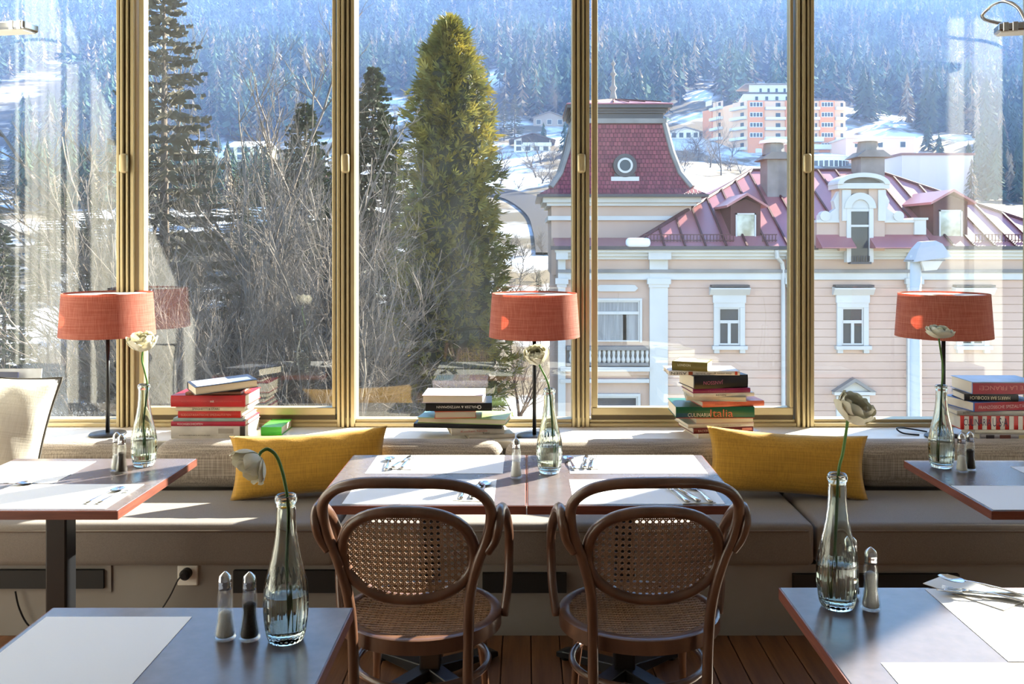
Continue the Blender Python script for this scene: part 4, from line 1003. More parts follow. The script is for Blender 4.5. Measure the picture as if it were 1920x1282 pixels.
# pilasters
for (a, c) in ((1217,1251),(1474,1500),(1698,1722),(1046,1060)):
    p = ppart(PB().box(bx(a), bx(c), BY-.16, BY, PO.z, bz(470)), 'pilaster', trim_w)
    pbuild(PB().box(bx(a-5), bx(c+5), BY-.24, BY-.1, bz(532), bz(521)), 'capital', trim_w, p); pbuild(PB().box(bx(a-2), bx(c+2), BY-.2, BY-.1, bz(538), bz(532)), 'capital', trim_w, p)
    pbuild(PB().box(bx(a-4), bx(c+4), BY-.40, BY-.1, bz(486), bz(468)), 'bracket', trim_w, p)
def window(a, c, t, btm, split=True, casing=9, hood=None, sillp=True, mat=glass_d, bars=1, tr=.38, proud=.14):
    f = PB(); z0, z1 = bz(btm), bz(t); X0, X1 = bx(a), bx(c); cw = casing*BK
    f.box(X0-cw, X0, BY-proud, BY, z0-.015, z1-.003).box(X1, X1+cw, BY-proud, BY, z0-.015, z1-.003).box(X0-cw, X1+cw, BY-proud, BY, z1, z1+cw)
    w = ppart(f, 'window', trim_w)
    pbuild(PB().box(X0, X1, BY-.06, BY-.05, z0, z1), 'pane', mat, w)
    fw = .055; g = PB(); zt = z1-(z1-z0)*tr
    g.box(X0+.003, X0+fw, BY-.10, BY-.05, z0+.003, z1-.003).box(X1-fw, X1-.003, BY-.10, BY-.05, z0+.003, z1-.003).box(X0+fw, X1-fw, BY-.104, BY-.052, z0+.003, z0+fw).box(X0+fw, X1-fw, BY-.104, BY-.052, z1-fw, z1-.003)
    if split:
        g.box(X0+fw, X1-fw, BY-.112, BY-.053, zt-.05, zt+.05)
        for q in range(bars):
            m_ = X0+(X1-X0)*((q+1)/(bars+1) if bars != 9 else .66); g.box(m_-.05, m_+.05, BY-.108, BY-.054, z0+fw, zt-.05)
    pbuild(g, 'sash_bars', trim_w, w)
    if hood: 
        h0 = z1+cw
        pbuild(PB().box(X0-cw*1.2, X1+cw*1.2, BY-.16, BY, h0, h0+.26), 'hood_frieze', trim_w, w)
        pbuild(PB().sweepx([(BY,h0+.26),(BY-.18,h0+.26),(BY-.34,h0+.46),(BY-.34,h0+.50),(BY,h0+.54)], X0-cw*1.9, X1+cw*1.9), 'hood', trim_w, w)
        pbuild(PB().box(X0-cw*1.7, X1+cw*1.7, BY-.34, BY, h0+.535, h0+.60), 'hood_lead', gut_m, w)
    if sillp:
        pbuild(PB().box(X0-cw*1.4, X1+cw*1.4, BY-.26, BY, z0-.14, z0-.02), 'sill', trim_w, w)
        for q in (X0-cw, X1-.02): pbuild(PB().box(q, q+cw*1.1, BY-.2, BY, z0-.26, z0-.14), 'sill_bracket', trim_w, w)
    return w
window(1346,1386,576,646,hood=True); window(1576,1617,576,646,hood=True); window(1800,1842,576,646,hood=True)
window(1116,1199,563,640,mat=curtain_p,bars=9,casing=4,sillp=False,tr=.30)
wq = window(1116,1195,742,762,split=False,mat=glass_d,casing=5,sillp=False)
# lower pedimented windows
for c in (1362, 1597, 1822):
    w = window(c-20,c+20,752,830,casing=11,sillp=False)
    pbuild(PB().box(bx(c-38), bx(c+38), BY-.3, BY, bz(738), bz(732)), 'pediment_base', trim_w, w)
    pbuild(PB().sweep([(bx(c-40),bz(732)),(bx(c),bz(706)),(bx(c+40),bz(732)),(bx(c+30),bz(732)),(bx(c),bz(713)),(bx(c-30),bz(732))], BY-.34, BY), 'pediment', trim_g, w)
    pbuild(PB().sweep([(bx(c-30),bz(732)),(bx(c),bz(713)),(bx(c+30),bz(732))], BY-.12, BY), 'tympanum', trim_w, w)
# tower bay ornament: cartouche, balustrade panel, lower courses
ppart(PB().sweep([(bx(a),bz(b)) for a,b in ((1117,540),(1123,534),(1190,534),(1196,540),(1190,546),(1123,546))], BY-.08, BY), 'cartouche', trim_w)
rl = ppart(PB().box(bx(1062), bx(1215), BY-.22, BY, bz(655), bz(648)).box(bx(1062), bx(1215), BY-.22, BY, bz(684), bz(679)).box(bx(1062),bx(1215),BY-.04,BY,bz(679),bz(655)), 'balustrade', trim_g)
for k in range(17):
    xx = bx(1070+8.9*k); pbuild(MB().lathe([(0,bz(679)),(.05,bz(679)),(.075,bz(673)),(.035,bz(666)),(.06,bz(660)),(.05,bz(655)),(0,bz(655))], 8, M=Matrix.Translation((xx,BY-.12,0))), 'baluster', trim_w, rl, smooth=True)
for a, c, p, mt in ((686,694,.3,trim_w),(694,702,.15,pink2),(709,716,.2,trim_w)): ppart(PB().box(bx(1050), bx(1216), BY-p, BY, bz(c), bz(a)), 'ledge', mt)
# main hip roof
E = [(bx(1190)-.3,BY-.45,ye),(x1+.45,BY-.45,ye),(x1+.45,BY+10.4,ye),(bx(1190)-.3,BY+10.4,ye)]
rz_ = 4.42; Rg = [(8.85,BY+5,rz_),(13.6,BY+5,rz_)]
roof = ppart(MB().add(E+Rg, [(0,1,5,4),(1,2,5),(2,3,4,5),(3,0,4),(3,2,1,0)]), 'roof', roof_m)
def onroof(x, t):                                    # a point on the front slope, t 0 at eave 1 at ridge
    return Vector((x, BY-.45+5.45*t, ye+(rz_-ye)*t))
xs_ = E[0][0]+.55
while xs_ < E[1][0]-.4:
    tt = min(1, (xs_-E[0][0])/(Rg[0][0]-E[0][0]), (E[1][0]-xs_)/(E[1][0]-Rg[1][0]))
    p, q = onroof(xs_,0), onroof(xs_,tt); up = Vector((0,-.04,.05))
    pbuild(MB().tube([p+up*.6,q+up*.6], .042, 4), 'seam', seam_m, roof); xs_ += .68
pbuild(MB().tube([E[0],Rg[0]], .08, 6).tube([Rg[0],Rg[1]], .08, 6).tube([Rg[1],E[1]], .08, 6), 'ridge_cap', seam_m, roof)
pbuild(MB().box(E[0][0]-.05,bx(1215),BY-.7,BY-.3,ye,ye+.30), 'snow_lump', pm('roof_snow',(.85,.86,.9),.9), roof, bevel=(.12,3), smooth=True)
for (a, c) in ((1206,1375),(1427,1455),(1825,1925)):
    g = MB(); p, q = onroof(bx(a),.06), onroof(bx(c),.06)
    for zz in (.03,.22): g.box(p.x, q.x, p.y-.015, p.y+.015, p.z+zz, p.z+zz+.03)
    k = p.x
    while k < q.x: g.box(k, k+.025, p.y-.012, p.y+.012, p.z, p.z+.23); k += .11
    tag(pbuild(g, 'snow_guard', seam_m, roof), kind='stuff')
def dormer(px, label, w=28, py_t=384, py_b=456, peak=367):
    yf = BY+.25; k = yf/F; X = (px-VX)*k; hw = w*k; zb = EYE-(py_b-VY)*k; zt = EYE-(py_t-VY)*k; zp = EYE-(peak-VY)*k
    d = ppart(MB().sweep([(X-hw,zb-.1),(X+hw,zb-.1),(X+hw,zt),(X,zp-.1),(X-hw,zt)], yf, yf+3.2), 'dormer', seam_m)
    pbuild(MB().sweep([(X-hw-.18,zt-.10),(X,zp),(X+hw+.18,zt-.10),(X+hw+.18,zt-.02),(X,zp+.09),(X-hw-.18,zt-.02)], yf-.25, yf+4), 'dormer_roof', roof_m, d)
    wz0, wz1 = zb+.1, zt-.28; ww = hw*.68
    g = MB().box(X-ww,X-ww+.05,yf-.05,yf,wz0,wz1).box(X+ww-.05,X+ww,yf-.05,yf,wz0,wz1).box(X-ww,X+ww,yf-.05,yf,wz1-.05,wz1).box(X-ww,X+ww,yf-.05,yf,wz0,wz0+.05)
    pbuild(g, 'dormer_frame', trim_w, d); pbuild(MB().box(X-ww,X+ww,yf-.02,yf-.01,wz0,wz1), 'dormer_pane', pm('dormer_glass','aeb4b0',.05,c2='50564e',ns=2.5,spec=.9), d)
dormer(1398,'a'); dormer(1782,'b',32,378,456,360)
def chimney(px, py_b, py_t, w, Y):
    k = Y/F; X = (px-VX)*k; hw = w*k; zb = EYE-(py_b-VY)*k; zt = EYE-(py_t-VY)*k
    c = ppart(MB().box(X-hw,X+hw,Y-.5,Y+.5,zb-1.2,zt), 'chimney', stone_m)
    pbuild(MB().sweep([(X-hw-.22,zt),(X+hw+.22,zt),(X+hw*.7,zt+.26),(X-hw*.7,zt+.26)], Y-.7, Y+.7), 'chimney_cap', stone_m, c)
    pbuild(MB().lathe([(0,zt+.2),(.42,zt+.2),(.36,zt+.62),(0,zt+.62)], 12, M=Matrix.Translation((X,Y,0))), 'chimney_pot', stone_m, c)
    pbuild(MB().lathe([(0,zt+.66),(.55,zt+.62),(.5,zt+.74),(0,zt+.84)], 12, M=Matrix.Translation((X,Y,0))), 'chimney_snow', MATS['roof_snow'], c, smooth=True)
chimney(1450,370,301,18,BY+3.4); chimney(1627,345,297,22,BY+4.4)
# baroque gable
BY0 = BY; BY = BY-.42
g = ppart(PB().box(bx(1522), bx(1722), BY-.1, BY+.6, ye, bz(415)), 'parapet', pink2)
pbuild(PB().box(bx(1520), bx(1712), BY-.18, BY+.6, bz(418), bz(413)), 'parapet_coping', trim_w, g)
pbuild(PB().box(bx(1700), bx(1721), BY-.2, BY+.6, bz(440), bz(410)), 'parapet_post', trim_w, g); pbuild(PB().box(bx(1697), bx(1724), BY-.24, BY+.6, bz(413), bz(409)), 'post_cap', trim_w, g)
for (a, c) in ((1616,1722),(1520,1582)):
    pbuild(PB().sweepx([(BY-.1,bz(440)),(BY-.75,bz(463)),(BY-.75,bz(465)),(BY-.1,bz(465))], bx(a), bx(c)), 'lean_roof', roof_m, g)
gb = ppart(PB().box(bx(1562), bx(1582), BY-.2, BY+.6, bz(470), bz(352)).box(bx(1616), bx(1645), BY-.2, BY+.6, bz(470), bz(352)).box(bx(1582), bx(1616), BY-.05, BY+.6, bz(380), bz(352)), 'gable', pink2)
pbuild(PB().box(bx(1566),bx(1582),BY-.26,BY-.18,bz(415),bz(358)).box(bx(1632),bx(1646),BY-.26,BY-.18,bz(415),bz(358)), 'gable_pilaster', trim_w, gb)
pbuild(PB().box(bx(1556),bx(1651),BY-.34,BY+.6,bz(356),bz(346)), 'gable_cornice', trim_w, gb)
arc = [(bx(1603+48*math.cos(a)), bz(348-21*math.sin(a))) for a in [math.pi*k/14 for k in range(15)]]
arc2 = [(bx(1603+38*math.cos(a)), bz(348-13*math.sin(a))) for a in [math.pi*k/14 for k in range(15)]]
pbuild(PB().sweep(arc+list(reversed(arc2)), BY-.4, BY+.6), 'pediment_arch', trim_w, gb); pbuild(PB().sweep(arc2, BY-.1, BY+.5), 'pediment_field', trim_g, gb)
for sg, cx_ in ((-1,1562),(1,1645)):
    pts = [(bx(cx_),bz(360)),(bx(cx_+sg*10),bz(378)),(bx(cx_+sg*6),bz(392)),(bx(cx_+sg*20),bz(402)),(bx(cx_+sg*36),bz(404)),(bx(cx_+sg*36),bz(414)),(bx(cx_),bz(414))]
    pbuild(PB().sweep(pts if sg > 0 else list(reversed(pts)), BY-.15, BY+.15), 'volute', trim_w, gb)
    pbuild(MB().lathe([(0,-.16),(.17,-.16),(.17,.16),(0,.16)], 14, M=Matrix.Translation((bx(cx_+sg*26),BY-.05,bz(406)))@Matrix.Rotation(R(90),4,'X')), 'volute_scroll', trim_w, gb)
zt = bz(392); X0, X1 = bx(1582), bx(1615); cxx = (X0+X1)/2; rr = (X1-X0)/2
wn_ = ppart(PB().box(X0,X1,BY-.20,BY-.12,bz(491),zt), 'gable_window', glass_d)
pbuild(PB().sweep([(cxx+rr*math.cos(math.pi*k/12), zt+rr*math.sin(math.pi*k/12)) for k in range(13)], BY-.23, BY-.13), 'fanlight', trim_w, wn_)
pbuild(PB().sweep([(cxx+(rr+.22)*math.cos(math.pi*k/12), zt+(rr+.22)*math.sin(math.pi*k/12)) for k in range(13)]+[(cxx+rr*math.cos(math.pi*k/12), zt+rr*math.sin(math.pi*k/12)) for k in range(12,-1,-1)], BY-.30, BY), 'arch_moulding', trim_w, wn_)
pbuild(PB().box(X0-.14,X0-.002,BY-.27,BY,bz(491),zt-.004).box(X1+.002,X1+.14,BY-.27,BY,bz(491),zt-.004), 'jamb', trim_w, wn_); pbuild(PB().box(X0,X1,BY-.25,BY-.19,bz(426),bz(422)).box(X0,X1,BY-.25,BY-.19,zt-.1,zt-.006), 'transom', trim_w, wn_)
rb = PB()
for k in range(7): rb.box(X0+.02+k*.09, X0+.05+k*.09, BY-.32, BY-.28, bz(489), bz(479))
pbuild(rb.box(X0-.05,X1+.05,BY-.34,BY-.1,bz(494),bz(490)), 'window_rail', gut_m, wn_)
BY = BY0
# downpipe
ppart(MB().tube([(bx(1449),BY-.45,bz(468)),(bx(1451),BY-.40,bz(482)),(bx(1463),BY-.2,bz(492)),(bx(1466),BY-.14,bz(505)),(bx(1467),BY-.14,PO.z)], .07, 8), 'downpipe', trim_w)
# tower, standing behind the front eave
BY = 31.9; BK = BY/F; SCT = 31.9/30; YT0 = BY
TX = bx(1165); tw = 2.34*SCT; TYc = BY+2.3*SCT
ppart(PB().box(TX-tw, TX+tw, BY+.02, BY+4.7, ye-1, bz(365)), 'tower_wall', pink2)
for a, c, p in ((366,380,.3),(380,386,.16),(405,413,.12)): ppart(PB().box(TX-tw-p,TX+tw+p,BY-p+.02,BY+4.7+p,bz(c),bz(a)), 'tower_cornice', trim_w)
def sq(h, z):
    h *= SCT
    return [(TX-h,TYc-h,z),(TX+h,TYc-h,z),(TX+h,TYc+h,z),(TX-h,TYc+h,z)]
def frustum(levels):
    b = MB(); v = []
    for h, z in levels: v += sq(h,z)
    f = [(3,2,1,0)]
    for k in range(len(levels)-1):
        for i in range(4): f.append((4*k+i,4*k+(i+1)%4,4*k+4+(i+1)%4,4*k+4+i))
    n = 4*(len(levels)-1); f.append((n,n+1,n+2,n+3)); return b.add(v,f)
kk = lambda py, Y: EYE-(py-VY)*Y/F
YF = BY-.1
shing = bpy.data.materials.new('roof_shingles'); shing.use_nodes = True; nt = shing.node_tree; N = nt.nodes; L = nt.links; b_ = N['Principled BSDF']; b_.inputs['Roughness'].default_value = .6
tc = N.new('ShaderNodeTexCoord'); br_ = N.new('ShaderNodeTexBrick'); mp_ = N.new('ShaderNodeMapping'); mp_.inputs['Rotation'].default_value = (R(90),0,0); L.new(tc.outputs['Object'], mp_.inputs[0]); L.new(mp_.outputs[0], br_.inputs['Vector'])
br_.inputs['Color1'].default_value = lin('8a4248'); br_.inputs['Color2'].default_value = lin('6e3038'); br_.inputs['Mortar'].default_value = lin('4e2228'); br_.inputs['Scale'].default_value = 1
br_.inputs['Brick Width'].default_value = .14; br_.inputs['Row Height'].default_value = .16; br_.inputs['Mortar Size'].default_value = .012; br_.inputs['Mortar Smooth'].default_value = .6
L.new(br_.outputs[0], b_.inputs['Base Color']); bp_ = N.new('ShaderNodeBump'); bp_.inputs['Strength'].default_value = .8; bp_.inputs['Distance'].default_value = .03; bp_.invert = True; L.new(br_.outputs['Fac'], bp_.inputs['Height']); L.new(bp_.outputs[0], b_.inputs['Normal'])
tr = ppart(frustum([(2.78,kk(366,YF)),(2.72,kk(363,YF)),(2.36,kk(352,BY+.1)),(2.02,kk(325,BY+.4)),(1.78,kk(285,BY+.6)),(1.56,kk(232,BY+.8))]), 'mansard_roof', shing)
for sx, sy in ((-1,-1),(1,-1),(1,1),(-1,1)):
    pbuild(MB().tube([(TX+sx*h*SCT,TYc+sy*h*SCT,z) for h,z in ((2.36,kk(352,BY+.1)),(2.02,kk(325,BY+.4)),(1.78,kk(285,BY+.6)),(1.56,kk(232,BY+.8)))], .11, 6), 'hip_lead', trim_g, tr)
ppart(PB().box(TX-2.82*SCT,TX+2.82*SCT,TYc-2.82*SCT,TYc+2.82*SCT,kk(370,YF),kk(365,YF)), 'tower_gutter', gut_m)
yc = BY+.75
for h, a, c, mt in ((1.62,231,222,trim_g),(1.52,222,212,gut_m),(1.60,212,208,gut_m),(1.66,208,203,gut_m),(1.78,203,197,gut_m)):
    h *= SCT; ppart(PB().box(TX-h,TX+h,TYc-h,TYc+h,kk(a,yc),kk(c,yc)), 'tower_entablature', mt)
cap = ppart(frustum([(1.82,kk(197,yc)),(1.80,kk(194.5,yc)),(.95,kk(187,yc)+.05),(.12,kk(180,yc)+.12)]), 'tower_cap', roof_m)
for q in (-1.3,-.75,-.22,.3,.85,1.4):
    pbuild(MB().tube([(TX+q*SCT,TYc-1.82*SCT,kk(194,yc)+.03),(TX+q*.52*SCT,TYc-.95*SCT,kk(187,yc)+.09),(TX+q*.1,TYc-.1,kk(180,yc)+.14)], .03, 4), 'seam', seam_m, cap)
pbuild(MB().lathe([(0,0),(.16,0),(.13,.3),(.08,.5),(.15,.62),(.07,.74),(.05,1.05),(.13,1.15),(.05,1.25),(.02,1.45),(.1,1.55),(.02,1.65),(0,1.75)], 12, M=Matrix.Translation((TX-.05,TYc,kk(182,yc)))), 'finial', trim_g, cap, smooth=True)
# oculus
oy = BY+.30; ox = (1171-VX)*oy/F; oz = EYE-(311-VY)*oy/F
oc = ppart(MB().lathe([(.24,-.2),(.42,-.2),(.42,.5),(.24,.5),(.24,-.2)], 28, M=Matrix.Translation((ox,oy,oz))@Matrix.Rotation(R(90),4,'X')@Matrix.Diagonal((1,1,-1,1))), 'oculus', gut_m)
pbuild(MB().lathe([(0,0),(.25,0),(.25,.05),(0,.05)], 28, M=Matrix.Translation((ox,oy-.14,oz))@Matrix.Rotation(R(90),4,'X')), 'oculus_pane', glass_d, oc)
pbuild(MB().lathe([(.20,.18),(.275,.18),(.275,.24),(.20,.24),(.20,.18)], 28, M=Matrix.Translation((ox,oy,oz))@Matrix.Rotation(R(90),4,'X')), 'oculus_frame', trim_w, oc)
pbuild(MB().box(ox-.5,ox+.5,oy-.2,oy+.6,oz-.55,oz-.40), 'oculus_sill', trim_w, oc); pbuild(MB().box(ox-.38,ox+.38,oy-.1,oy+.6,oz-.42,oz-.28), 'oculus_foot', gut_m, oc)
BY = 30.0; BK = BY/F
ppart(PB().sweepx([(BY-.5,ye),(BY-.5,ye+.04),(31.9,ye+.32),(31.9,ye)], bx(1040), bx(1200)), 'lower_roof', roof_m)
for o in list(col.objects):
    if '_o' in o.keys(): del o['_o']
# ---------------- street lamp
ly = 18.0; k = ly/F; lx = (1717-VX)*k; zt = EYE-(455-VY)*k; g0 = hgt(lx,ly)
sl = thing('street_lamp', 'pale street lamp with faceted hood in front of the palace', 'street lamp', (lx,ly,g0))
MB().tube([(0,0,-.3),(0,0,zt-g0-.25)], [.12,.105], 12).build('post', pm('lamp_post','c2c1bd',.6), sl, smooth=True)
MB().prism([(-.15,-.2),(.5,-.2),(.5,.2),(-.15,.2)], 0,.02).build('mount', trim_g, sl, loc=(0,0,zt-g0-.36))
hd = MB().add([(-.14,-.26,-.38),(.60,-.26,-.28),(.60,.26,-.28),(-.14,.26,-.38),(-.02,-.17,-.12),(.46,-.17,-.02),(.46,.17,-.02),(-.02,.17,-.12),(.08,-.1,.02),(.36,-.1,.04),(.36,.1,.04),(.08,.1,.02)],
  [(0,3,2,1)]+[(4*a+i,4*a+(i+1)%4,4*a+4+(i+1)%4,4*a+4+i) for a in (0,1) for i in range(4)]+[(8,9,10,11)])
hd.build('hood', pm('lamp_hood','a9a9ac',.6), sl, loc=(0,0,zt-g0))
MB().add([(.02,-.2,-.36),(.5,-.2,-.29),(.5,.2,-.29),(.02,.2,-.36),(.14,-.1,-.56),(.38,-.1,-.54),(.38,.1,-.54),(.14,.1,-.56)],[(3,2,1,0),(4,5,6,7)]+[(i,(i+1)%4,4+(i+1)%4,4+i) for i in range(4)]).build('diffuser', pm('lamp_bowl','e6e8ea',.3,transl=.3), sl, loc=(0,0,zt-g0))
# ================================================================ houses on the slope
def house(px, pyb, w_px, h_px, d, label, wallc, roofc, roof='gable', win=(3,2), rz=0, ridge=.35, over=.6, y0=90, snow=False, name='house'):
    g = ground_at(px, pyb, y0); k = g.y/F; w = w_px*k/2; h = h_px*k; rh = ridge*w
    t = thing(name, label, 'building', (g.x, g.y+d/2, g.z-1.0), R(rz)); H = h+1.0
    wm = pm('wall_'+wallc, wallc, .85); rm = pm('rooftile_'+roofc, roofc, .8)
    if roof == 'gable':
        MB().sweep([(-w,0),(w,0),(w,H),(0,H+rh),(-w,H)], -d/2, d/2).build('wall', wm, t)
        r_ = MB().sweep([(-w-over,H-over*rh/w),(0,H+rh),(w+over,H-over*rh/w),(w+over,H-over*rh/w+.3),(0,H+rh+.32),(-w-over,H-over*rh/w+.3)], -d/2-over*1.2, d/2+over).build('roof', rm, t)
    elif roof == 'ridge':
        MB().sweepx([(-d/2,0),(d/2,0),(d/2,H),(0,H+rh),(-d/2,H)], -w, w).build('wall', wm, t)
        r_ = MB().sweepx([(-d/2-over,H-.3),(0,H+rh),(d/2+over,H-.3),(d/2+over,H),(0,H+rh+.32),(-d/2-over,H)], -w-over, w+over).build('roof', rm, t)
    else:
        MB().box(-w,w,-d/2,d/2,0,H).build('wall', wm, t); r_ = MB().box(-w-.3,w+.3,-d/2-.3,d/2+.3,H,H+.5).build('roof', rm, t)
    if snow: 
        r_.data.materials.clear(); r_.data.materials.append(pm('house_roof_snow',(.8,.82,.86),.9))
    nx_, nz_ = win
    for j in range(nz_):
        for i in range(nx_):
            X = -w+2*w*(i+.5)/nx_; Z = 1.0+h*(j+.5)/nz_; ww = min(.7, w/nx_*.55); hh = min(.75, h/nz_*.34)
            f = MB().box(X-ww-.12,X+ww+.12,-d/2-.1,-d/2,Z-hh-.12,Z+hh+.12).build('window', trim_w, t); MB().box(X-ww,X+ww,-d/2-.14,-d/2-.09,Z-hh,Z+hh).build('pane', glass_d, f)
    return t
ch = house(998,286,68,22,9,'white chalet with dark wooden gable on the snowy slope','e6e4e0','4a3c36','gable',(4,2),ridge=.30,over=1.5,name='chalet')
gch = ground_at(998,286,90); kc = gch.y/F
MB().sweep([(-20*kc,22*kc+1-1.2),(32*kc,22*kc+1-1.2),(32*kc,22*kc+1.2),(0,22*kc+1+.3*34*kc-.1),(-20*kc,22*kc+1.6)], -9/2-.35, -9/2-.02).build('gable_boarding', pm('chalet_wood','3c3430',.9), ch)
MB().box(-18*kc,36*kc,-9/2-1.3,-9/2-.02,11*kc+1-.2,11*kc+1+.8).build('balcony', trim_w, ch); MB().box(-26*kc,-20*kc,-1,1,22*kc,33*kc+1).build('chimney', trim_w, ch)
house(1284,262,54,13,9,'low white house beside the tower roof','e2dfdc','8a8078','gable',(4,1),ridge=.28,over=1.0)
house(462,316,66,40,12,'pale yellow house with snowy roof behind bare trees','e3d9ae','d8d8d8','ridge',(4,3),rz=-8,snow=True)
house(395,318,80,22,10,'long cream annex with snowy roof beside the pale yellow house','cfc9b8','d8d8d8','ridge',(6,1),snow=True)
house(1030,238,60,16,9,'grey-brown farmhouse above the chalet','8d8078','6a5f58','gable',(3,1))
house(610,352,70,18,10,'salmon roofed house low behind the bushy spruce','d9cfc4','c07a68','ridge',(5,1))
house(170,352,90,24,10,'long pink-grey villa with red eave seen through the mirrored curtains','c9b6b0','b4473c','flat',(6,2))
house(130,735,95,50,8,'cream house with dark snowy roof low behind a lamp pole','c9bfa6','5a4c48','ridge',(6,2),y0=45,ridge=.5)
house(520,430,120,34,10,'pale blue-grey building with snowy roof behind the forked tree','a9b2bd','d8d8d8','flat',(6,2),y0=60)
house(1650,306,128,46,16,'low pink block with dark square windows beside the apartment tower','e2b9a6','d8c8c0','flat',(3,2),name='pink_block')
house(1758,372,134,80,14,'blank white and pink block with brown eave behind the palace roof','bcb0b2','7a5248','flat',(0,0),name='white_block')
# round pavilion
g = ground_at(1562,316,90); k = g.y/F
pv = thing('pavilion', 'round white pavilion with snow roof behind the palace chimney', 'building', (g.x, g.y+8, g.z-1))
r_ = 46*k; h_ = 22*k+1
MB().lathe([(0,0),(r_,0),(r_,h_),(0,h_)], 28).build('wall', pm('pavilion_white','dfe3ea',.8), pv); MB().lathe([(0,h_),(r_+.5,h_),(r_+.4,h_+.35),(r_*.6,h_+.9),(0,h_+1.1)], 28).build('roof', MATS['house_roof_snow'], pv, smooth=True)
for q in range(13):
    a = R(-160+q*11.6); M = Matrix.Rotation(a,4,'Z'); MB().box(r_-.05,r_+.06,-.5,.5,h_*.34,h_*.74,M).build('window', glass_d, pv)
# ---------------- apartment block
AY = 270.0; ak = AY/F
def ax_(px, Y=AY): return (px-VX)*Y/F
def az_(py, Y=AY): return EYE-(py-VY)*Y/F
base = az_(322); ap = thing('apartment_block', 'large salmon pink apartment block with white balconies and stepped white top', 'building', (ax_(1450),AY,base)); AO = Vector(ap.location)
peach = pm('apartment_peach', 'dcae8a', .85); salmon = pm('apartment_salmon', 'cc8560', .85); apw = pm('apartment_white', 'c8cbd0', .8); inner = pm('loggia', 'cdab92', .9)
def apart(b, name, mat, parent=ap, **kw):
    b.v = [(x-AO.x,y-AO.y,z-AO.z) for x,y,z in b.v]; return b.build(name, mat, parent, **kw)
FL = [(ax_(1320,292),292.),(ax_(1372,276),276.),(ax_(1402),270.),(ax_(1584),270.),(ax_(1584,295),295.),(ax_(1320,300),300.)]
apart(MB().prism(FL, base-4, az_(190)), 'wall', peach)
apart(MB().prism([(ax_(1402),271.),(ax_(1584),271.),(ax_(1584,290),290.),(ax_(1395,290),290.)], az_(190), az_(187)), 'flat_roof', trim_g)
apart(MB().prism([(ax_(1404),276.),(ax_(1520),276.),(ax_(1520,292),292.),(ax_(1385,292),292.)], az_(190), az_(174,276)), 'penthouse', apw)
apart(MB().prism([(ax_(1420),280.),(ax_(1512),280.),(ax_(1512,292),292.),(ax_(1405,292),292.)], az_(174,276), az_(159,280)), 'penthouse_top', apw)
apart(MB().box(ax_(1400),ax_(1524),275.6,276.2,az_(176,276),az_(173,276)), 'penthouse_rail', gut_m); apart(MB().box(ax_(1412),ax_(1518),279.,292.,az_(159,280),az_(157,280)), 'penthouse_roof', trim_g)
apart(MB().box(ax_(1524),ax_(1534),276,280,az_(190),az_(172)), 'stair_tower', apw)
for i in range(6): f_ = apart(MB().box(ax_(1416+19*i,276),ax_(1421+19*i,276),275.8,276.05,az_(189,276),az_(181,276)), 'window', glass_d)
for i in range(6): apart(MB().box(ax_(1424+15*i,280),ax_(1428+15*i,280),279.8,280.05,az_(173,280),az_(166,280)), 'window', glass_d)
rows = [196,215,234,253,272,291]
def face_strip(p, q, y, name, mat, za, zb, off=.15, parent=ap):      # a slab on the facade between two plan points
    d = Vector((q[0]-p[0], q[1]-p[1])); n = Vector((d.y,-d.x)).normalized()
    if n.y > 0: n = -n
    return apart(MB().prism([p,q,(q[0]+n.x*off,q[1]+n.y*off),(p[0]+n.x*off,p[1]+n.y*off)], za, zb), name, mat, parent)
def seg(pa, pb):                                                      # facade points at two photo columns
    out = []
    for px in (pa, pb):
        if px <= 1372: t = (px-1320)/(1372-1320); y = 292-16*t
        elif px <= 1402: y = 276-6*(px-1372)/30
        else: y = 270
        out.append((ax_(px,y), y))
    return out
for (pa, pb) in ((1320,1337),(1402,1432),(1472,1488),(1536,1564)):
    p, q = seg(pa,pb); face_strip(p,q,0,'salmon_bay',salmon,base,az_(189),.5)
    for r in rows[:5] if pa != 1320 else rows[:4]:
        yy = p[1]; fa, fbb = seg(pa+3,pb-3); fa = (fa[0],fa[1]-.5); fbb = (fbb[0],fbb[1]-.5)
        if r == 272 and pa == 1402: continue
        w = face_strip(fa,fbb,0,'window',apw,az_(r+5,yy),az_(r-4,yy),.12)
        nb = 4 if pb-pa > 20 else 3
        for i in range(nb):
            t0, t1 = (i+.14)/nb, (i+.86)/nb; A = tuple(fa[j]+(fbb[j]-fa[j])*t0 for j in (0,1)); B_ = tuple(fa[j]+(fbb[j]-fa[j])*t1 for j in (0,1))
            o = face_strip((A[0],A[1]-.12),(B_[0],B_[1]-.12),0,'pane',glass_d,az_(r+4,yy),az_(r-3,yy),.06)
            o.parent = w
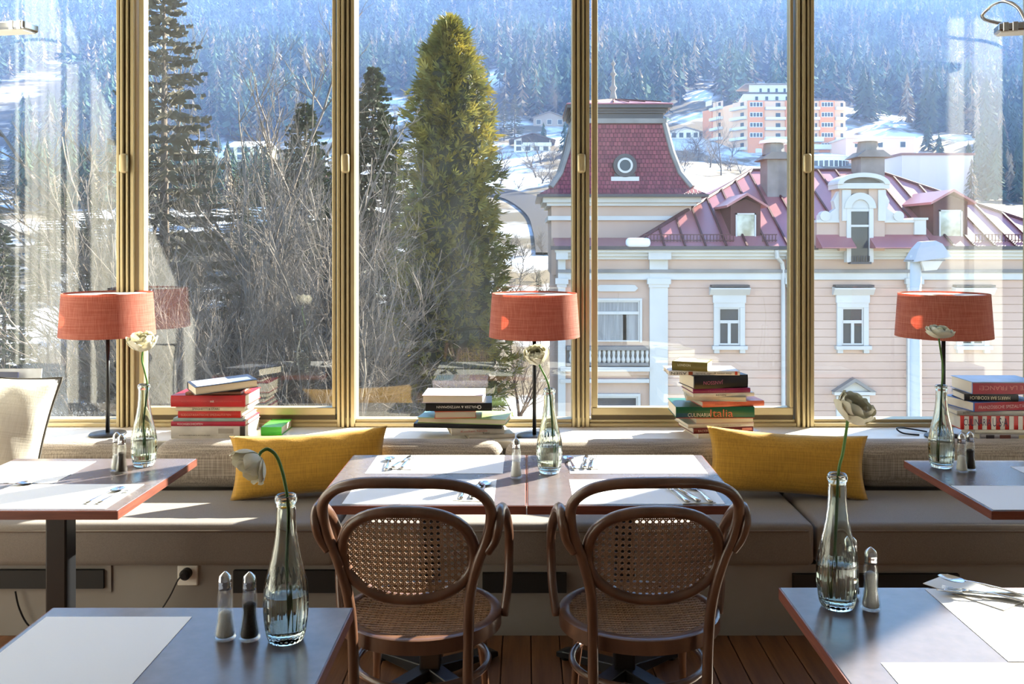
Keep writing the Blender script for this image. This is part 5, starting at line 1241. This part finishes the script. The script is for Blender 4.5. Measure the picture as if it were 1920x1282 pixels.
for (pa, pb, n_) in ((1337,1356,4),(1374,1401,5),(1434,1471,4),(1520,1535,4),(1565,1585,5)):
    p, q = seg(pa,pb); yy = (p[1]+q[1])/2
    face_strip(p,q,0,'loggia_wall',inner,base,az_(191,yy),.06)
    for r in rows[:n_]:
        ba, bb_ = seg(pa,pb)
        face_strip(ba,bb_,0,'balcony',apw,az_(r+10.5,yy),az_(r+5.5,yy),1.5)
        da, db = seg(pa+(pb-pa)*.55, pa+(pb-pa)*.78); face_strip(da,db,0,'balcony_door',glass_d,az_(r+5,yy),az_(r-3,yy),.14)
for (pa,pb,t_,b_) in ((1432,1540,258,267),(1340,1432,279,287),(1520,1560,272,281)):
    p, q = seg(max(pa,1403) if pa > 1400 else pa, pb); face_strip(p,q,0,'terrace_rail',apw,az_(b_),az_(t_),2.4)
for i in range(7): p, q = seg(1408+22*i,1416+22*i); face_strip(p,q,0,'window',glass_d,az_(299),az_(290),.3)
p, q = seg(1330,1440); face_strip(p,q,0,'retaining_wall',trim_g,az_(318),az_(301),4)
# ---------------- road on the slope
road = MB(); pts = []
for px, py in ((1060,480),(1045,440),(1025,405),(985,378),(945,366),(900,362),(840,365)): pts.append(ground_at(px,py,60))
pts = smoothpath(pts, 8)
L_ = []; Rr = []
for i, p in enumerate(pts):
    d = (pts[min(i+1,len(pts)-1)]-pts[max(i-1,0)]); n = Vector((d.y,-d.x,0)).normalized()*3.6
    for side, lst in ((n,L_),(-n,Rr)):
        q = p+side; lst.append((q.x,q.y,max(hgt(q.x,q.y),p.z-.4)+.35))
n = len(pts); road.add(L_+Rr+[(x,y,z-1.5) for x,y,z in L_+Rr], [(i,i+1,n+i+1,n+i) for i in range(n-1)]+[(2*n+i,2*n+i+1,i+1,i) for i in range(n-1)]+[(n+i,n+i+1,3*n+i+1,3*n+i) for i in range(n-1)])
struct(road.build('ground_road', pm('asphalt','333236',.95,spec=.1)))
# ---------------- unseen screen, added outside the frame to cast shade into the room
ob = thing('shadow_screen', 'unseen screen added outside the frame to cast shade into the room', 'balcony', (4.75,5.95,-9))
MB().box(-.82,.82,-.05,.05,12.0,12.95).build('screen_panel', wall_paint, ob)
MB().box(-1.25,.82,-.05,.05,12.95,16).build('upper_panel', wall_paint, ob)
MB().box(-1.28,.90,-.05,.05,0,11.55).build('lower_panel', wall_paint, ob)
for q in (-.7,.75): MB().box(q-.04,q+.04,.0,.06,11.5,12.05).build('upright', wall_paint, ob)
